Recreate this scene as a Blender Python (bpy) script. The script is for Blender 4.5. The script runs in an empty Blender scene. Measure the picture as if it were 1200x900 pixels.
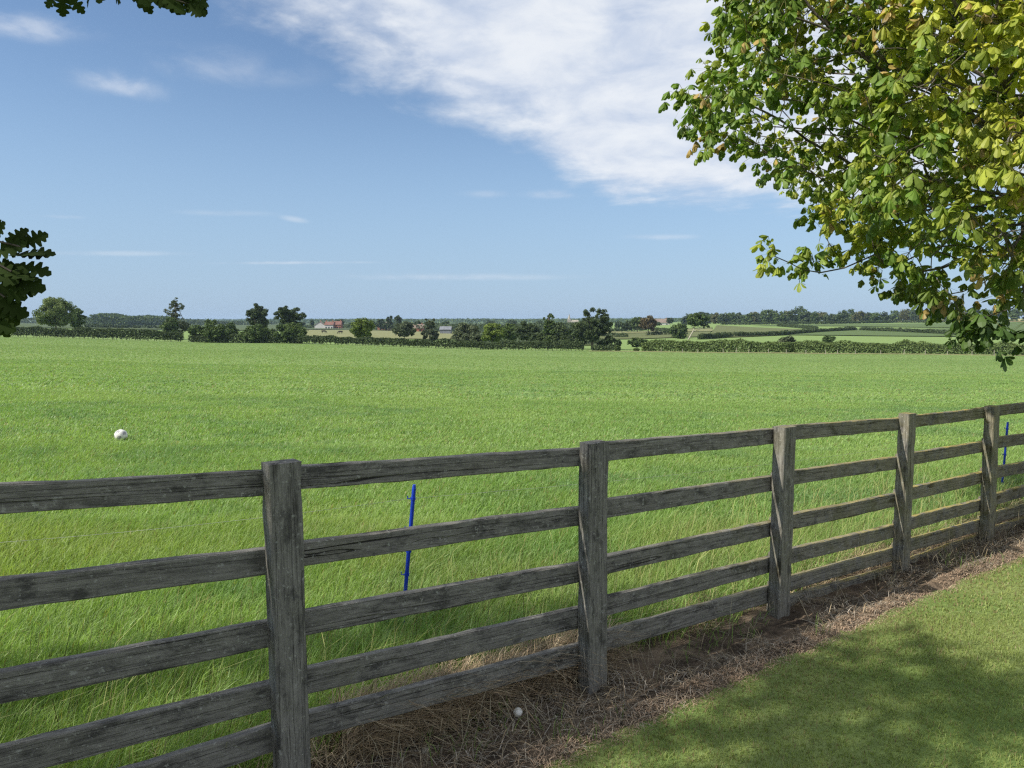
import bpy, math, numpy as np
from mathutils import Vector, Matrix
PI = math.pi
SC = bpy.context.scene
COL = SC.collection
rs = np.random.RandomState

# ------------------------------------------------------------------ camera
H = 1.85
F = 880.0
TP = math.atan(74.5 / F)
CP, SP = math.cos(TP), math.sin(TP)
def ray(px, py):
    xc = (px - 600) / F; yc = (450 - py) / F
    return np.array([xc, CP + yc * SP, -SP + yc * CP])
def at(px, py, Y):
    d = ray(px, py)
    t = Y / d[1]
    return np.array([d[0] * t, Y, H + d[2] * t])
def project(P):
    P = np.atleast_2d(P); x = P[:, 0]; y = P[:, 1]; z = P[:, 2] - H
    dep = y * CP - z * SP; up = y * SP + z * CP
    dep = np.where(np.abs(dep) < 1e-6, 1e-6, dep)
    return 600 + F * x / dep, 450 - F * up / dep, dep
cam = bpy.data.cameras.new('camera')
camo = bpy.data.objects.new('camera', cam); COL.objects.link(camo)
camo.location = (0, 0, H); camo.rotation_euler = (PI / 2 - TP, 0, 0)
cam.sensor_width = 36; cam.lens = F / 1200 * 36
cam.clip_start = 0.05; cam.clip_end = 40000
SC.camera = camo

# ------------------------------------------------------------------ terrain
PROF = {  # picture column -> (distance, picture row) pairs the ground passes through
    0: [(170, 395), (250, 388), (400, 383), (800, 379.5), (3000, 376.8)],
    300: [(165, 402.3), (300, 391.5), (600, 385), (1000, 381), (3000, 377.2)],
    600: [(150, 410.5), (250, 400.5), (500, 390), (1000, 382), (3000, 377.3)],
    720: [(145, 412), (200, 405.5), (300, 396.5), (450, 388), (700, 382.5), (3000, 377)],
    850: [(140, 413.7), (200, 403), (300, 393.5), (450, 384.5), (600, 379.5), (1000, 377), (3000, 376.5)],
    1000: [(135, 415), (200, 403), (300, 392.5), (450, 382.5), (600, 379), (800, 376.3), (1500, 375.8)],
    1200: [(130, 417), (200, 403), (300, 390.5), (450, 381.5), (600, 377.3), (900, 373.2), (1500, 373.6)],
}
_cols = sorted(PROF); _us = np.array([(c - 600) / F for c in _cols])
_kn = []
for c in _cols:
    zz = [(0, 0.0), (4.0, 0.0)] + [(Z, at(c, y, Z)[2]) for Z, y in PROF[c]]
    zz.append((12000, zz[-1][1] - 1.0))
    _kn.append((np.array([a for a, b in zz]), np.array([b for a, b in zz])))
def terr(X, Y):
    X = np.asarray(X, float); Y = np.asarray(Y, float)
    u = np.clip(X / np.maximum(Y, 15.0), _us[0], _us[-1])
    cz = np.stack([np.interp(Y, k, v) for k, v in _kn])
    i = np.clip(np.searchsorted(_us, u) - 1, 0, len(_us) - 2)
    f = (u - _us[i]) / (_us[i + 1] - _us[i]); f = f * f * (3 - 2 * f)
    a = np.take_along_axis(cz, i[None], 0)[0]; b = np.take_along_axis(cz, i[None] + 1, 0)[0]
    return a * (1 - f) + b * f
def tz(x, y): return float(terr(np.array([x]), np.array([y]))[0])
_YS = np.geomspace(2.0, 9000, 3000)
def gp(px, py):
    d = ray(px, py); X = d[0] / d[1] * _YS; zr = H + d[2] / d[1] * _YS
    below = np.nonzero(zr <= terr(X, _YS))[0]
    k = below[0] if len(below) else len(_YS) - 1
    return np.array([X[k], _YS[k], tz(X[k], _YS[k])])

# ------------------------------------------------------------------ value noise
def vnoise(x, y, seed=0):
    x = np.asarray(x, float); y = np.asarray(y, float)
    xi = np.floor(x).astype(np.int64); yi = np.floor(y).astype(np.int64)
    xf = x - xi; yf = y - yi
    def h(a, b):
        n = (a * 374761393 + b * 668265263 + seed * 144665) & 0x7fffffff
        n = ((n ^ (n >> 13)) * 1274126177) & 0x7fffffff
        return ((n ^ (n >> 16)) & 0xffff) / 65535.0
    sx = xf * xf * (3 - 2 * xf); sy = yf * yf * (3 - 2 * yf)
    return (h(xi, yi) * (1 - sx) + h(xi + 1, yi) * sx) * (1 - sy) + (h(xi, yi + 1) * (1 - sx) + h(xi + 1, yi + 1) * sx) * sy
def fnoise(x, y, seed=0, o=3):
    s = 0; a = 1.0; t = 0
    for k in range(o):
        s = s + a * vnoise(x * 2 ** k, y * 2 ** k, seed + 17 * k); t += a; a *= .5
    return s / t

# ------------------------------------------------------------------ mesh accumulator
class MB:
    def __init__(s): s.v = []; s.f = []; s.c = []; s.n = 0; s.m = []
    def add(s, verts, faces, col=None, mi=0):
        verts = np.asarray(verts, float).reshape(-1, 3)
        for f in (faces if isinstance(faces, list) else [faces]):
            f = np.asarray(f, dtype=np.int64)
            if len(f): s.f.append(f + s.n); s.m.append(mi)
        s.v.append(verts)
        if col is None: col = (0.5, 0.5, 0.5)
        col = np.asarray(col, float)
        if col.ndim == 1: col = np.tile(col, (len(verts), 1))
        s.c.append(col); s.n += len(verts)
    def mesh(s, name, mats, smooth=False, color=False):
        me = bpy.data.meshes.new(name)
        V = np.concatenate(s.v)
        me.vertices.add(len(V)); me.vertices.foreach_set('co', V.astype(np.float32).ravel())
        loops = np.concatenate([f.ravel() for f in s.f])
        tot = np.concatenate([np.full(len(f), f.shape[1]) for f in s.f])
        st = np.concatenate([[0], np.cumsum(tot)[:-1]])
        me.loops.add(len(loops)); me.loops.foreach_set('vertex_index', loops.astype(np.int32))
        me.polygons.add(len(tot)); me.polygons.foreach_set('loop_start', st.astype(np.int32))
        mi = np.concatenate([np.full(len(f), m) for f, m in zip(s.f, s.m)])
        me.polygons.foreach_set('material_index', mi.astype(np.int32))
        me.polygons.foreach_set('use_smooth', np.full(len(tot), smooth))
        me.update(calc_edges=True)
        if color:
            C = np.concatenate(s.c); C = np.concatenate([C, np.ones((len(C), 1))], 1)
            at_ = me.color_attributes.new('tint', 'FLOAT_COLOR', 'POINT')
            at_.data.foreach_set('color', C.astype(np.float32).ravel())
        for m in (mats if isinstance(mats, (list, tuple)) else [mats]): me.materials.append(m)
        return me
    def build(s, name, mats, parent=None, origin=None, smooth=False, color=False):
        if origin is not None:
            for v in s.v: v -= np.asarray(origin, float)
        me = s.mesh(name, mats, smooth, color)
        o = bpy.data.objects.new(name, me); COL.objects.link(o)
        if parent is not None:
            o.parent = parent
        elif origin is not None:
            o.location = origin
        return o
def tag(o, label=None, cat=None, group=None, kind=None):
    if label: o['label'] = label
    if cat: o['category'] = cat
    if group: o['group'] = group
    if kind: o['kind'] = kind
    return o
def empty(name, loc, label, cat, group=None):
    o = bpy.data.objects.new(name, None); COL.objects.link(o); o.location = [float(a) for a in loc]
    o.empty_display_size = .3
    return tag(o, label, cat, group)

def tube_arrays(P, R, n=6):
    P = np.asarray(P, float); k = len(P)
    T = np.gradient(P, axis=0); T /= np.maximum(np.linalg.norm(T, axis=1, keepdims=True), 1e-9)
    ref = np.array([0.31, 0.17, 0.93])
    if abs(T[0] @ ref) > .9: ref = np.array([1, .1, .0])
    A = np.cross(T, ref); A /= np.maximum(np.linalg.norm(A, axis=1, keepdims=True), 1e-9)
    B = np.cross(T, A)
    th = np.arange(n) * 2 * PI / n
    R = np.broadcast_to(np.asarray(R, float), (k,))
    V = P[:, None] + R[:, None, None] * (np.cos(th)[None, :, None] * A[:, None] + np.sin(th)[None, :, None] * B[:, None])
    i = np.arange(k - 1)[:, None] * n; j = np.arange(n)[None]; j2 = (j + 1) % n
    Fq = np.stack([i + j, i + j2, i + n + j2, i + n + j], -1).reshape(-1, 4)
    return V.reshape(-1, 3), Fq
def add_tube(mb, P, R, n=6, col=None, mi=0, cap=True):
    V, Fq = tube_arrays(P, R, n)
    fs = [Fq]
    if cap:
        fs.append(np.arange(n)[::-1][None]); fs.append((len(V) - n + np.arange(n))[None])
    mb.add(V, fs, col, mi)
BOXF = np.array([[0, 1, 3, 2], [4, 6, 7, 5], [0, 4, 5, 1], [2, 3, 7, 6], [0, 2, 6, 4], [1, 5, 7, 3]])
def add_box(mb, c, ex, ey, ez, mi=0, col=None):
    c, ex, ey, ez = [np.asarray(a, float) for a in (c, ex, ey, ez)]
    V = [c + i * ex + j * ey + k * ez for i in (-1, 1) for j in (-1, 1) for k in (-1, 1)]
    # index = 4*i+2*j+k
    mb.add(np.array(V), BOXF, col, mi)

# ------------------------------------------------------------------ materials
class NT:
    def __init__(s, tree): s.t = tree; s.n = tree.nodes; s.l = tree.links
    def node(s, typ, **kw):
        nd = s.n.new(typ)
        for k, v in kw.items(): setattr(nd, k, v)
        return nd
    def set(s, sock, val):
        if hasattr(val, 'is_output') or isinstance(val, bpy.types.NodeSocket): s.l.new(val, sock)
        else: sock.default_value = val
    def math(s, op, a, b=0.0, c=None, clamp=False):
        nd = s.node('ShaderNodeMath', operation=op, use_clamp=clamp)
        s.set(nd.inputs[0], a); s.set(nd.inputs[1], b)
        if c is not None: s.set(nd.inputs[2], c)
        return nd.outputs[0]
    def smooth(s, x, lo, hi, a=0.0, b=1.0):
        nd = s.node('ShaderNodeMapRange', interpolation_type='SMOOTHSTEP')
        s.set(nd.inputs[0], x); s.set(nd.inputs[1], lo); s.set(nd.inputs[2], hi); s.set(nd.inputs[3], a); s.set(nd.inputs[4], b)
        return nd.outputs[0]
    def noise(s, vec, scale, detail=4, rough=.55, dist=0.0):
        nd = s.node('ShaderNodeTexNoise')
        if vec is not None: s.set(nd.inputs['Vector'], vec)
        nd.inputs['Scale'].default_value = scale; nd.inputs['Detail'].default_value = detail
        nd.inputs['Roughness'].default_value = rough; nd.inputs['Distortion'].default_value = dist
        return nd.outputs[0]
    def mapping(s, vec, scale=(1, 1, 1), loc=(0, 0, 0), rot=(0, 0, 0)):
        nd = s.node('ShaderNodeMapping')
        s.set(nd.inputs[0], vec); s.set(nd.inputs['Location'], loc); nd.inputs['Rotation'].default_value = rot; nd.inputs['Scale'].default_value = scale
        return nd.outputs[0]
    def mix(s, fac, a, b, mode='MIX'):
        nd = s.node('ShaderNodeMix', data_type='RGBA', blend_type=mode)
        s.set(nd.inputs[0], fac)
        s.set(nd.inputs[6], a if not isinstance(a, tuple) else (*a[:3], 1))
        s.set(nd.inputs[7], b if not isinstance(b, tuple) else (*b[:3], 1))
        return nd.outputs[2]
    def bump(s, h, strength=.4, dist=.01):
        nd = s.node('ShaderNodeBump'); s.set(nd.inputs['Height'], h)
        nd.inputs['Strength'].default_value = strength; nd.inputs['Distance'].default_value = dist
        return nd.outputs[0]
def mat(name):
    m = bpy.data.materials.new(name); m.use_nodes = True
    nt = NT(m.node_tree); b = m.node_tree.nodes['Principled BSDF']
    b.inputs['Roughness'].default_value = .8
    b.inputs['Specular IOR Level'].default_value = .3
    return m, nt, b
def simple(name, col, rough=.8, var=.25, scale=3.0):
    m, nt, b = mat(name)
    tc = nt.node('ShaderNodeTexCoord').outputs['Object']
    n = nt.noise(tc, scale, 5, .6)
    d = tuple(c * (1 - var) for c in col); e = tuple(min(1, c * (1 + var)) for c in col)
    nt.set(b.inputs['Base Color'], nt.mix(nt.smooth(n, .3, .7), d, e))
    b.inputs['Roughness'].default_value = rough
    return m
def leaf_material(name, transl=.3, rough=.55, spec=.3, tint=1.0):
    m, nt, b = mat(name)
    a = nt.node('ShaderNodeAttribute', attribute_name='tint').outputs['Color']
    nt.set(b.inputs['Base Color'], a)
    b.inputs['Roughness'].default_value = rough; b.inputs['Specular IOR Level'].default_value = spec
    if transl > 0:
        tr = nt.node('ShaderNodeBsdfTranslucent')
        nt.set(tr.inputs['Color'], nt.mix(1.0, a, (1.15, 1.25, .55), 'MULTIPLY'))
        mx = nt.node('ShaderNodeMixShader'); mx.inputs[0].default_value = transl
        nt.l.new(b.outputs[0], mx.inputs[1]); nt.l.new(tr.outputs[0], mx.inputs[2])
        nt.l.new(mx.outputs[0], nt.n['Material Output'].inputs['Surface'])
    return m
M = {}
M['leaf'] = leaf_material('far_foliage', .15, .7, .15)
M['chestnut'] = leaf_material('chestnut_leaf', .34, .5, .3)
M['oakleaf'] = leaf_material('oak_leaf', .14, .8, .04)
M['blade'] = leaf_material('grass_blade', .42, .45, .35)
M['straw'] = leaf_material('straw', .12, .8, .15)

def bark_material(name, a, b_):
    m, nt, b = mat(name)
    tc = nt.node('ShaderNodeTexCoord').outputs['Object']
    n = nt.noise(nt.mapping(tc, (9, 9, 2)), 1.5, 8, .65)
    n2 = nt.noise(tc, 1.7, 4, .6)
    c = nt.mix(nt.smooth(n, .35, .65), a, b_)
    c = nt.mix(nt.smooth(n2, .5, .75, 0, .5), c, (.10, .12, .055))
    nt.set(b.inputs['Base Color'], c); nt.set(b.inputs['Normal'], nt.bump(n, .7, .03))
    b.inputs['Roughness'].default_value = .9
    return m
M['bark'] = bark_material('grey_bark', (.05, .042, .032), (.17, .15, .12))
M['farbark'] = simple('distant_bark', (.10, .085, .065), .9)
M['palebark'] = simple('pale_bark', (.36, .33, .27), .9)

def wood_material():
    m, nt, b = mat('weathered_fence_wood')
    tc = nt.node('ShaderNodeTexCoord').outputs['Object']
    oi = nt.node('ShaderNodeObjectInfo').outputs['Random']
    off = nt.node('ShaderNodeCombineXYZ')
    nt.set(off.inputs[0], nt.math('MULTIPLY', oi, 37.0)); nt.set(off.inputs[1], nt.math('MULTIPLY', oi, 11.0)); nt.set(off.inputs[2], nt.math('MULTIPLY', oi, 5.0))
    add = nt.node('ShaderNodeVectorMath', operation='ADD'); nt.l.new(tc, add.inputs[0]); nt.l.new(off.outputs[0], add.inputs[1])
    v = add.outputs[0]
    warp = nt.noise(nt.mapping(v, (1.2, 6, 6)), 1.0, 3, .5)
    wv = nt.node('ShaderNodeVectorMath', operation='ADD'); nt.l.new(v, wv.inputs[0])
    cmb = nt.node('ShaderNodeCombineXYZ'); nt.set(cmb.inputs[1], nt.math('MULTIPLY', warp, .05)); nt.set(cmb.inputs[2], nt.math('MULTIPLY', warp, .05)); nt.l.new(cmb.outputs[0], wv.inputs[1])
    g1 = nt.noise(nt.mapping(wv.outputs[0], (6.0, 60, 60)), 1.0, 9, .8)
    g2 = nt.noise(nt.mapping(wv.outputs[0], (5, 190, 190)), 1.0, 5, .7)
    blot = nt.noise(nt.mapping(v, (7, 14, 14)), 1.0, 7, .7)
    big = nt.noise(nt.mapping(v, (1.0, 2.5, 2.5)), 1.0, 4, .6)
    c = nt.mix(nt.smooth(g1, .30, .70), (.105, .101, .092), (.25, .24, .215))
    c = nt.mix(nt.smooth(g2, .5, .72, 0, .5), c, (.29, .28, .25))
    c = nt.mix(nt.smooth(g2, .47, .30, 0, .75), c, (.026, .024, .022))
    c = nt.mix(nt.smooth(blot, .50, .66, 0, .8), c, (.042, .041, .039))
    blot2 = nt.noise(nt.mapping(v, (9, 22, 22)), 1.0, 6, .7)
    c = nt.mix(nt.smooth(blot2, .52, .68, 0, .6), c, (.05, .049, .046))
    c = nt.mix(nt.smooth(blot2, .46, .32, 0, .45), c, (.27, .26, .235))
    c = nt.mix(nt.smooth(big, .52, .75, 0, .45), c, (.20, .185, .155))
    ck = nt.noise(nt.mapping(v, (.35, 26, 26)), 1.0, 1, .4)
    crack = nt.smooth(nt.math('ABSOLUTE', nt.math('SUBTRACT', ck, .5)), .011, .003)
    c = nt.mix(nt.math('MULTIPLY', crack, nt.smooth(big, .46, .62)), c, (.02, .019, .018))
    # knots
    vo = nt.node('ShaderNodeTexVoronoi', feature='F1'); nt.set(vo.inputs['Vector'], nt.mapping(v, (2.1, 7.0, 7.0))); vo.inputs['Scale'].default_value = 1.0
    kd = vo.outputs['Distance']
    c = nt.mix(nt.smooth(kd, .17, .10, 0, .85), c, (.022, .018, .015))
    # lichen: green and ochre on up-facing sides, thicker away along the fence
    ge = nt.node('ShaderNodeNewGeometry')
    sn = nt.node('ShaderNodeSeparateXYZ'); nt.l.new(ge.outputs['Normal'], sn.inputs[0])
    sp = nt.node('ShaderNodeSeparateXYZ'); nt.l.new(ge.outputs['Position'], sp.inputs[0])
    ln = nt.noise(v, 11.0, 6, .7)
    along = nt.smooth(sp.outputs[1], 3.4, 6.5)
    upf = nt.smooth(sn.outputs[2], .3, .9)
    la = nt.math('MULTIPLY', nt.math('MULTIPLY', nt.smooth(ln, .36, .56), along), nt.math('ADD', nt.math('MULTIPLY', upf, .75), .16))
    c = nt.mix(la, c, (.42, .34, .085))
    al = nt.noise(v, 4.0, 5, .6)
    c = nt.mix(nt.math('MULTIPLY', nt.smooth(al, .48, .7), nt.math('MULTIPLY_ADD', along, .42, .10)), c, (.115, .122, .055))
    wl = nt.noise(v, 55.0, 3, .6)
    c = nt.mix(nt.smooth(wl, .61, .68, 0, .6), c, (.36, .365, .33))
    nt.set(b.inputs['Base Color'], c)
    h = nt.math('SUBTRACT', nt.math('ADD', nt.math('MULTIPLY', g1, .7), nt.math('MULTIPLY', g2, .5)), nt.math('MULTIPLY', crack, .8))
    nt.set(b.inputs['Normal'], nt.bump(h, 1.0, .009))
    b.inputs['Roughness'].default_value = .88
    return m
M['wood'] = wood_material()

def field_material(name, dark, mid, light, sc=1.0, near=True):
    m, nt, b = mat(name)
    pos = nt.node('ShaderNodeNewGeometry').outputs['Position']
    n1 = nt.noise(pos, .05 * sc, 4, .6); n2 = nt.noise(pos, .45 * sc, 5, .65); n3 = nt.noise(pos, 4.5, 6, .7)
    c = nt.mix(nt.smooth(n1, .35, .65), mid, light)
    c = nt.mix(nt.smooth(n2, .45, .75, 0, .6), c, dark)
    c = nt.mix(nt.smooth(n3, .35, .7, 0, .35), c, dark)
    nt.set(b.inputs['Base Color'], c)
    nt.set(b.inputs['Normal'], nt.bump(n3, .5, .08))
    b.inputs['Roughness'].default_value = .9; b.inputs['Specular IOR Level'].default_value = .12
    return m
M['field'] = field_material('meadow_ground', (.125, .19, .058), (.168, .24, .075), (.18, .255, .08))
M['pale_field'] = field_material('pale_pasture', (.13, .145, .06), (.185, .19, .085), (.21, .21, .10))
M['olive_field'] = field_material('olive_pasture', (.075, .09, .034), (.105, .122, .046), (.12, .135, .052))
M['green_field'] = field_material('green_pasture', (.06, .092, .03), (.085, .125, .042), (.096, .138, .046))
M['straw_field'] = field_material('stubble', (.28, .26, .12), (.42, .37, .18), (.46, .40, .2))

def soil_material():
    m, nt, b = mat('dead_grass_soil')
    pos = nt.node('ShaderNodeNewGeometry').outputs['Position']
    n1 = nt.noise(pos, 6, 6, .65); n2 = nt.noise(pos, 45, 5, .7); n3 = nt.noise(pos, 1.5, 3, .5)
    c = nt.mix(nt.smooth(n1, .38, .66), (.06, .046, .035), (.205, .155, .11))
    c = nt.mix(nt.smooth(n2, .5, .75, 0, .7), c, (.23, .185, .13))
    c = nt.mix(nt.smooth(n3, .5, .7, 0, .5), c, (.20, .145, .10))
    nt.set(b.inputs['Base Color'], c); nt.set(b.inputs['Normal'], nt.bump(n2, .8, .02))
    b.inputs['Roughness'].default_value = .95; b.inputs['Specular IOR Level'].default_value = .1
    return m
M['soil'] = soil_material()
def lawn_material():
    m, nt, b = mat('mown_lawn_ground')
    pos = nt.node('ShaderNodeNewGeometry').outputs['Position']
    n1 = nt.noise(pos, 1.1, 5, .6); n2 = nt.noise(pos, 40, 5, .7)
    c = nt.mix(nt.smooth(n1, .35, .65), (.145, .215, .06), (.21, .26, .09))
    c = nt.mix(nt.smooth(n2, .45, .7, 0, .6), c, (.06, .075, .022))
    nt.set(b.inputs['Base Color'], c); nt.set(b.inputs['Normal'], nt.bump(n2, .7, .015))
    b.inputs['Roughness'].default_value = .9; b.inputs['Specular IOR Level'].default_value = .1
    return m
M['lawn'] = lawn_material()
M['blue'] = simple('blue_plastic', (.012, .045, .42), .35, .12, 12)
M['wire'] = simple('pale_twine', (.38, .40, .35), .6, .2, 40)
M['white_wall'] = simple('white_render', (.46, .45, .43), .9, .06, .5)
M['brick'] = simple('red_brick', (.27, .115, .07), .9, .25, 1)
M['tile'] = simple('red_pantile', (.17, .085, .065), .85, .2, 1)
M['slate'] = simple('grey_slate', (.16, .17, .185), .7, .2, 1)
M['brown_roof'] = simple('brown_tile', (.20, .155, .125), .85, .2, 1)
M['stone'] = simple('pale_stone', (.30, .27, .21), .9, .2, .4)
M['glass'] = simple('dark_window', (.02, .022, .028), .15, .1, 2)
M['cow'] = simple('dark_hide', (.022, .017, .014), .8, .3, 3)
M['stake'] = simple('pale_stake', (.27, .25, .20), .9, .2, 4)
M['ballwhite'] = simple('ball_white', (.66, .65, .61), .5, .14, 9)
M['ballgrey'] = simple('ball_grey', (.30, .29, .31), .45, .3, 20)

# ------------------------------------------------------------------ the fence line (least squares from the five posts)
POST_PX = [(338, 543, 952), (694.5, 519, 812), (913.5, 500, 740), (1058.5, 485, 684), (1158.5, 476, 656)]
Y2 = gp(694, 812)[1]
A_, B_ = [], []
for k, (px, t, b) in enumerate(POST_PX):
    d = ray(px, (t + min(b, 900)) / 2); mm = d[0] / d[1]
    # (X0 + k dx) - mm (Y0 + k dy) = 0 with Y0 + dy = Y2
    A_.append([1, k, -mm * (k - 1)]); B_.append(mm * Y2)
sol = np.linalg.lstsq(np.array(A_), np.array(B_), rcond=None)[0]
X0, DX, DY = sol; Y0 = Y2 - DY
SPC = math.hypot(DX, DY)
FD = np.array([DX, DY, 0]) / SPC            # along the fence, away
FN = np.array([-FD[1], FD[0], 0])           # towards the field
print('fence', X0, Y0, DX, DY, SPC, math.degrees(math.atan2(DX, DY)))
W = 0.08      # post size across the fence
WA = 0.122    # and along it
def fpt(s, L, z=0.0):                       # s metres along from the first post, L metres towards the field
    return np.array([X0, Y0, 0]) + FD * s + FN * L + np.array([0, 0, z])
def fsl(X, Y):
    dx = np.asarray(X) - X0; dy = np.asarray(Y) - Y0
    return dx * FD[0] + dy * FD[1], dx * FN[0] + dy * FN[1]
def onfence(px, py, L=W / 2):
    d = ray(px, py); o = np.array([0, 0, H]); p0 = fpt(0, L)
    t = ((p0 - o) @ FN) / (d @ FN); P = o + d * t
    return (P - fpt(0, L)) @ FD, P[2]

def board(name, P, ex, ey, ez, L, hy, hz, parent, seed, seg=14, bev=.006, warp=.004):
    """bevelled weathered board; local x runs along its length"""
    r = rs(seed)
    n = seg + 1
    xs = np.linspace(0, L, n)
    prof = [(-1, -1, 1, 0), (-1, -1, 0, 1), (-1, 1, 0, -1), (-1, 1, 1, 0), (1, 1, -1, 0), (1, 1, 0, -1), (1, -1, 0, 1), (1, -1, -1, 0)]
    ring = np.array([(a * hy + c * bev, b * hz + d * bev) for a, b, c, d in prof])
    V = np.zeros((n, 8, 3))
    wy = np.cumsum(r.randn(n)) * warp * .35; wz = np.cumsum(r.randn(n)) * warp * .35
    wy -= np.linspace(wy[0], wy[-1], n); wz -= np.linspace(wz[0], wz[-1], n)
    V[:, :, 0] = xs[:, None]; V[:, :, 1] = ring[None, :, 0] + wy[:, None]; V[:, :, 2] = ring[None, :, 1] + wz[:, None]
    V[:, :, 1:] += r.randn(n, 8, 2) * .0011
    mb = MB()
    i = np.arange(n - 1)[:, None] * 8; j = np.arange(8)[None]; j2 = (j + 1) % 8
    q = np.stack([i + j, i + 8 + j, i + 8 + j2, i + j2], -1).reshape(-1, 4)
    mb.add(V.reshape(-1, 3), [q, np.arange(8)[None], (8 * (n - 1) + np.arange(8)[::-1])[None]])
    me = mb.mesh(name, M['wood'])
    o = bpy.data.objects.new(name, me); COL.objects.link(o); o.parent = parent
    Mx = Matrix.Identity(4)
    for c, e in enumerate((ex, ey, ez)):
        for rr in range(3): Mx[rr][c] = float(e[rr])
    loc = np.asarray(P) - np.array(parent.location)
    for rr in range(3): Mx[rr][3] = float(loc[rr])
    o.matrix_local = Mx
    return o
UP = np.array([0, 0, 1.0])
fb = fpt(SPC, 0); fb[2] = tz(fb[0], fb[1])
fence = empty('wooden_fence', fb, 'weathered grey wooden post and rail fence running along the lawn edge', 'fence')
KS = range(-2, 9)
post_s = {}
for k in KS:
    s = k * SPC
    if 0 <= k < 5:
        px, t, b = POST_PX[k]; s = onfence(px + 1, (t + min(b, 900)) / 2, 0)[0]
        P = fpt(s, 0); top = at(px, t, P[1] - .03)[2]
    elif k < 0: top = 1.325
    else: top = 1.14 - .04 * (k - 4)
    post_s[k] = (s, top)
    P = fpt(s, 0); g = tz(P[0], P[1])
    r = rs(50 + k)
    tl = np.array([r.randn() * .006, r.randn() * .006, 1.0])
    ez_ = tl / np.linalg.norm(tl)
    e1 = FD - ez_ * (FD @ ez_); e1 /= np.linalg.norm(e1); e2 = np.cross(ez_, e1)
    hw = WA / 2 * (1 + .03 * r.randn())
    # local x = up, y = along, z = cross
    board('post', np.array([P[0], P[1], g - .35]), ez_, e1, e2, top - g + .35, hw, W / 2, fence, 100 + k, seg=18, bev=.005, warp=.003)
# rails: picture rows of (top, bottom) at the left and right end of every visible bay
BAYS = {
    -1: ((0, 314), [((567.5, 604.5), (552, 580)), ((681, 718), (644, 674)), ((787, 827), (730, 759)), ((878, 916), (802, 833)), ((949, 988), (853, 884))]),
    0: ((362, 677), [((546.7, 573.5), (525.5, 547)), ((635.5, 663), (595, 617)), ((715.6, 745.5), (661, 683)), ((784, 815.6), (714, 737)), ((835.6, 868), (756.5, 780))]),
    1: ((712, 901), [((518.7, 540.3), (503, 521)), ((586.7, 607), (558, 577)), ((652.5, 672.5), (612, 630.5)), ((702, 721.5), (653, 673)), ((740, 763), (688, 707))]),
    2: ((926, 1048), [((500, 515.5), (489.5, 505.7)), ((553, 569), (536, 551)), ((604, 621), (578.5, 594.5)), ((644, 661.5), (615.7, 630.5)), ((677, 693.5), (643, 657)), ((699, 716), (664.6, 680))]),
    3: ((1069, 1149.5), [((487.4, 501), (478, 491)), ((531, 545), (518, 531)), ((571, 586), (553.6, 567)), ((606, 621), (586, 599)), ((632, 646), (609.6, 622.6)), ((655.6, 669), (626.5, 640))]),
    4: ((1168, 1200), [((476.4, 488), (472, 484)), ((512.6, 525.5), (508.5, 521)), ((546.8, 560), (541.5, 554.5)), ((578.6, 592), (570, 582.5)), ((600.6, 613), (591, 603.5)), ((617.7, 631), (606.5, 620))]),
}
TH = .019
rail_last = None
for k in [-1,0,1,2,3,4,5,6,7,-2]:
    s0, s1 = post_s[k][0], post_s[k + 1][0]
    if k in BAYS:
        (xa, xb), rl = BAYS[k]; rows = []
        for (ta, ba), (tb, bb) in rl:
            sa, zta = onfence(xa, ta); _, zba = onfence(xa, ba); sb, ztb = onfence(xb, tb); _, zbb = onfence(xb, bb)
            ca, cb = (zta + zba) / 2, (ztb + zbb) / 2
            hh = ((zta - zba) + (ztb - zbb)) / 4
            sl = (cb - ca) / (sb - sa)
            rows.append((ca + sl * (s0 - sa), ca + sl * (s1 - sa), min(.052, max(.038, hh))))
    elif k < -1:
        rows = [(a - (b - a), a, h) for a, b, h in rows_first]
    else:
        rows = [(b, b - .05, h) for a, b, h in rail_last]
    for i, (za, zb, hh) in enumerate(rows):
        a = fpt(s0 + .001, W / 2 + TH + .0025 + (i % 2) * .0012, za); b = fpt(s1 - .001, W / 2 + TH + .0025 + (i % 2) * .0012, zb)
        d = b - a; L = np.linalg.norm(d); ex = d / L
        ey = FN; ez = np.cross(ex, ey)
        board('rail', a, ex, ey, ez, L, TH, hh, fence, 1000 + k * 10 + i, seg=16, bev=.004, warp=.0022)
    rail_last = rows
    if k == -1: rows_first = rows

# ------------------------------------------------------------------ ground sheets
def ground_sheet():
    ang = np.concatenate([np.arange(-180, -60, 6), np.arange(-60, 60, .5), np.arange(60, 180, 6)]) * PI / 180
    rad = np.concatenate([np.geomspace(.6, 11500, 150)])
    A, R = np.meshgrid(ang, rad)
    X = np.sin(A) * R; Y = np.cos(A) * R
    V = np.stack([X, Y, terr(X, Y)], -1).reshape(-1, 3)
    na = len(ang); nr = len(rad)
    V = np.concatenate([V, [[0, 0, 0]]])
    i = np.arange(nr - 1)[:, None] * na; j = np.arange(na)[None]; j2 = (j + 1) % na
    q = np.stack([i + j, i + na + j, i + na + j2, i + j2], -1).reshape(-1, 4)
    t = np.stack([np.full(na, nr * na), np.arange(na), (np.arange(na) + 1) % na], -1)
    mb = MB(); mb.add(V, [q, t])
    o = mb.build('field', M['field'], smooth=True)
    return tag(o, 'wide green grass field sloping gently away to the hedges', 'field', kind='structure')
ground_sheet()
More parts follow.
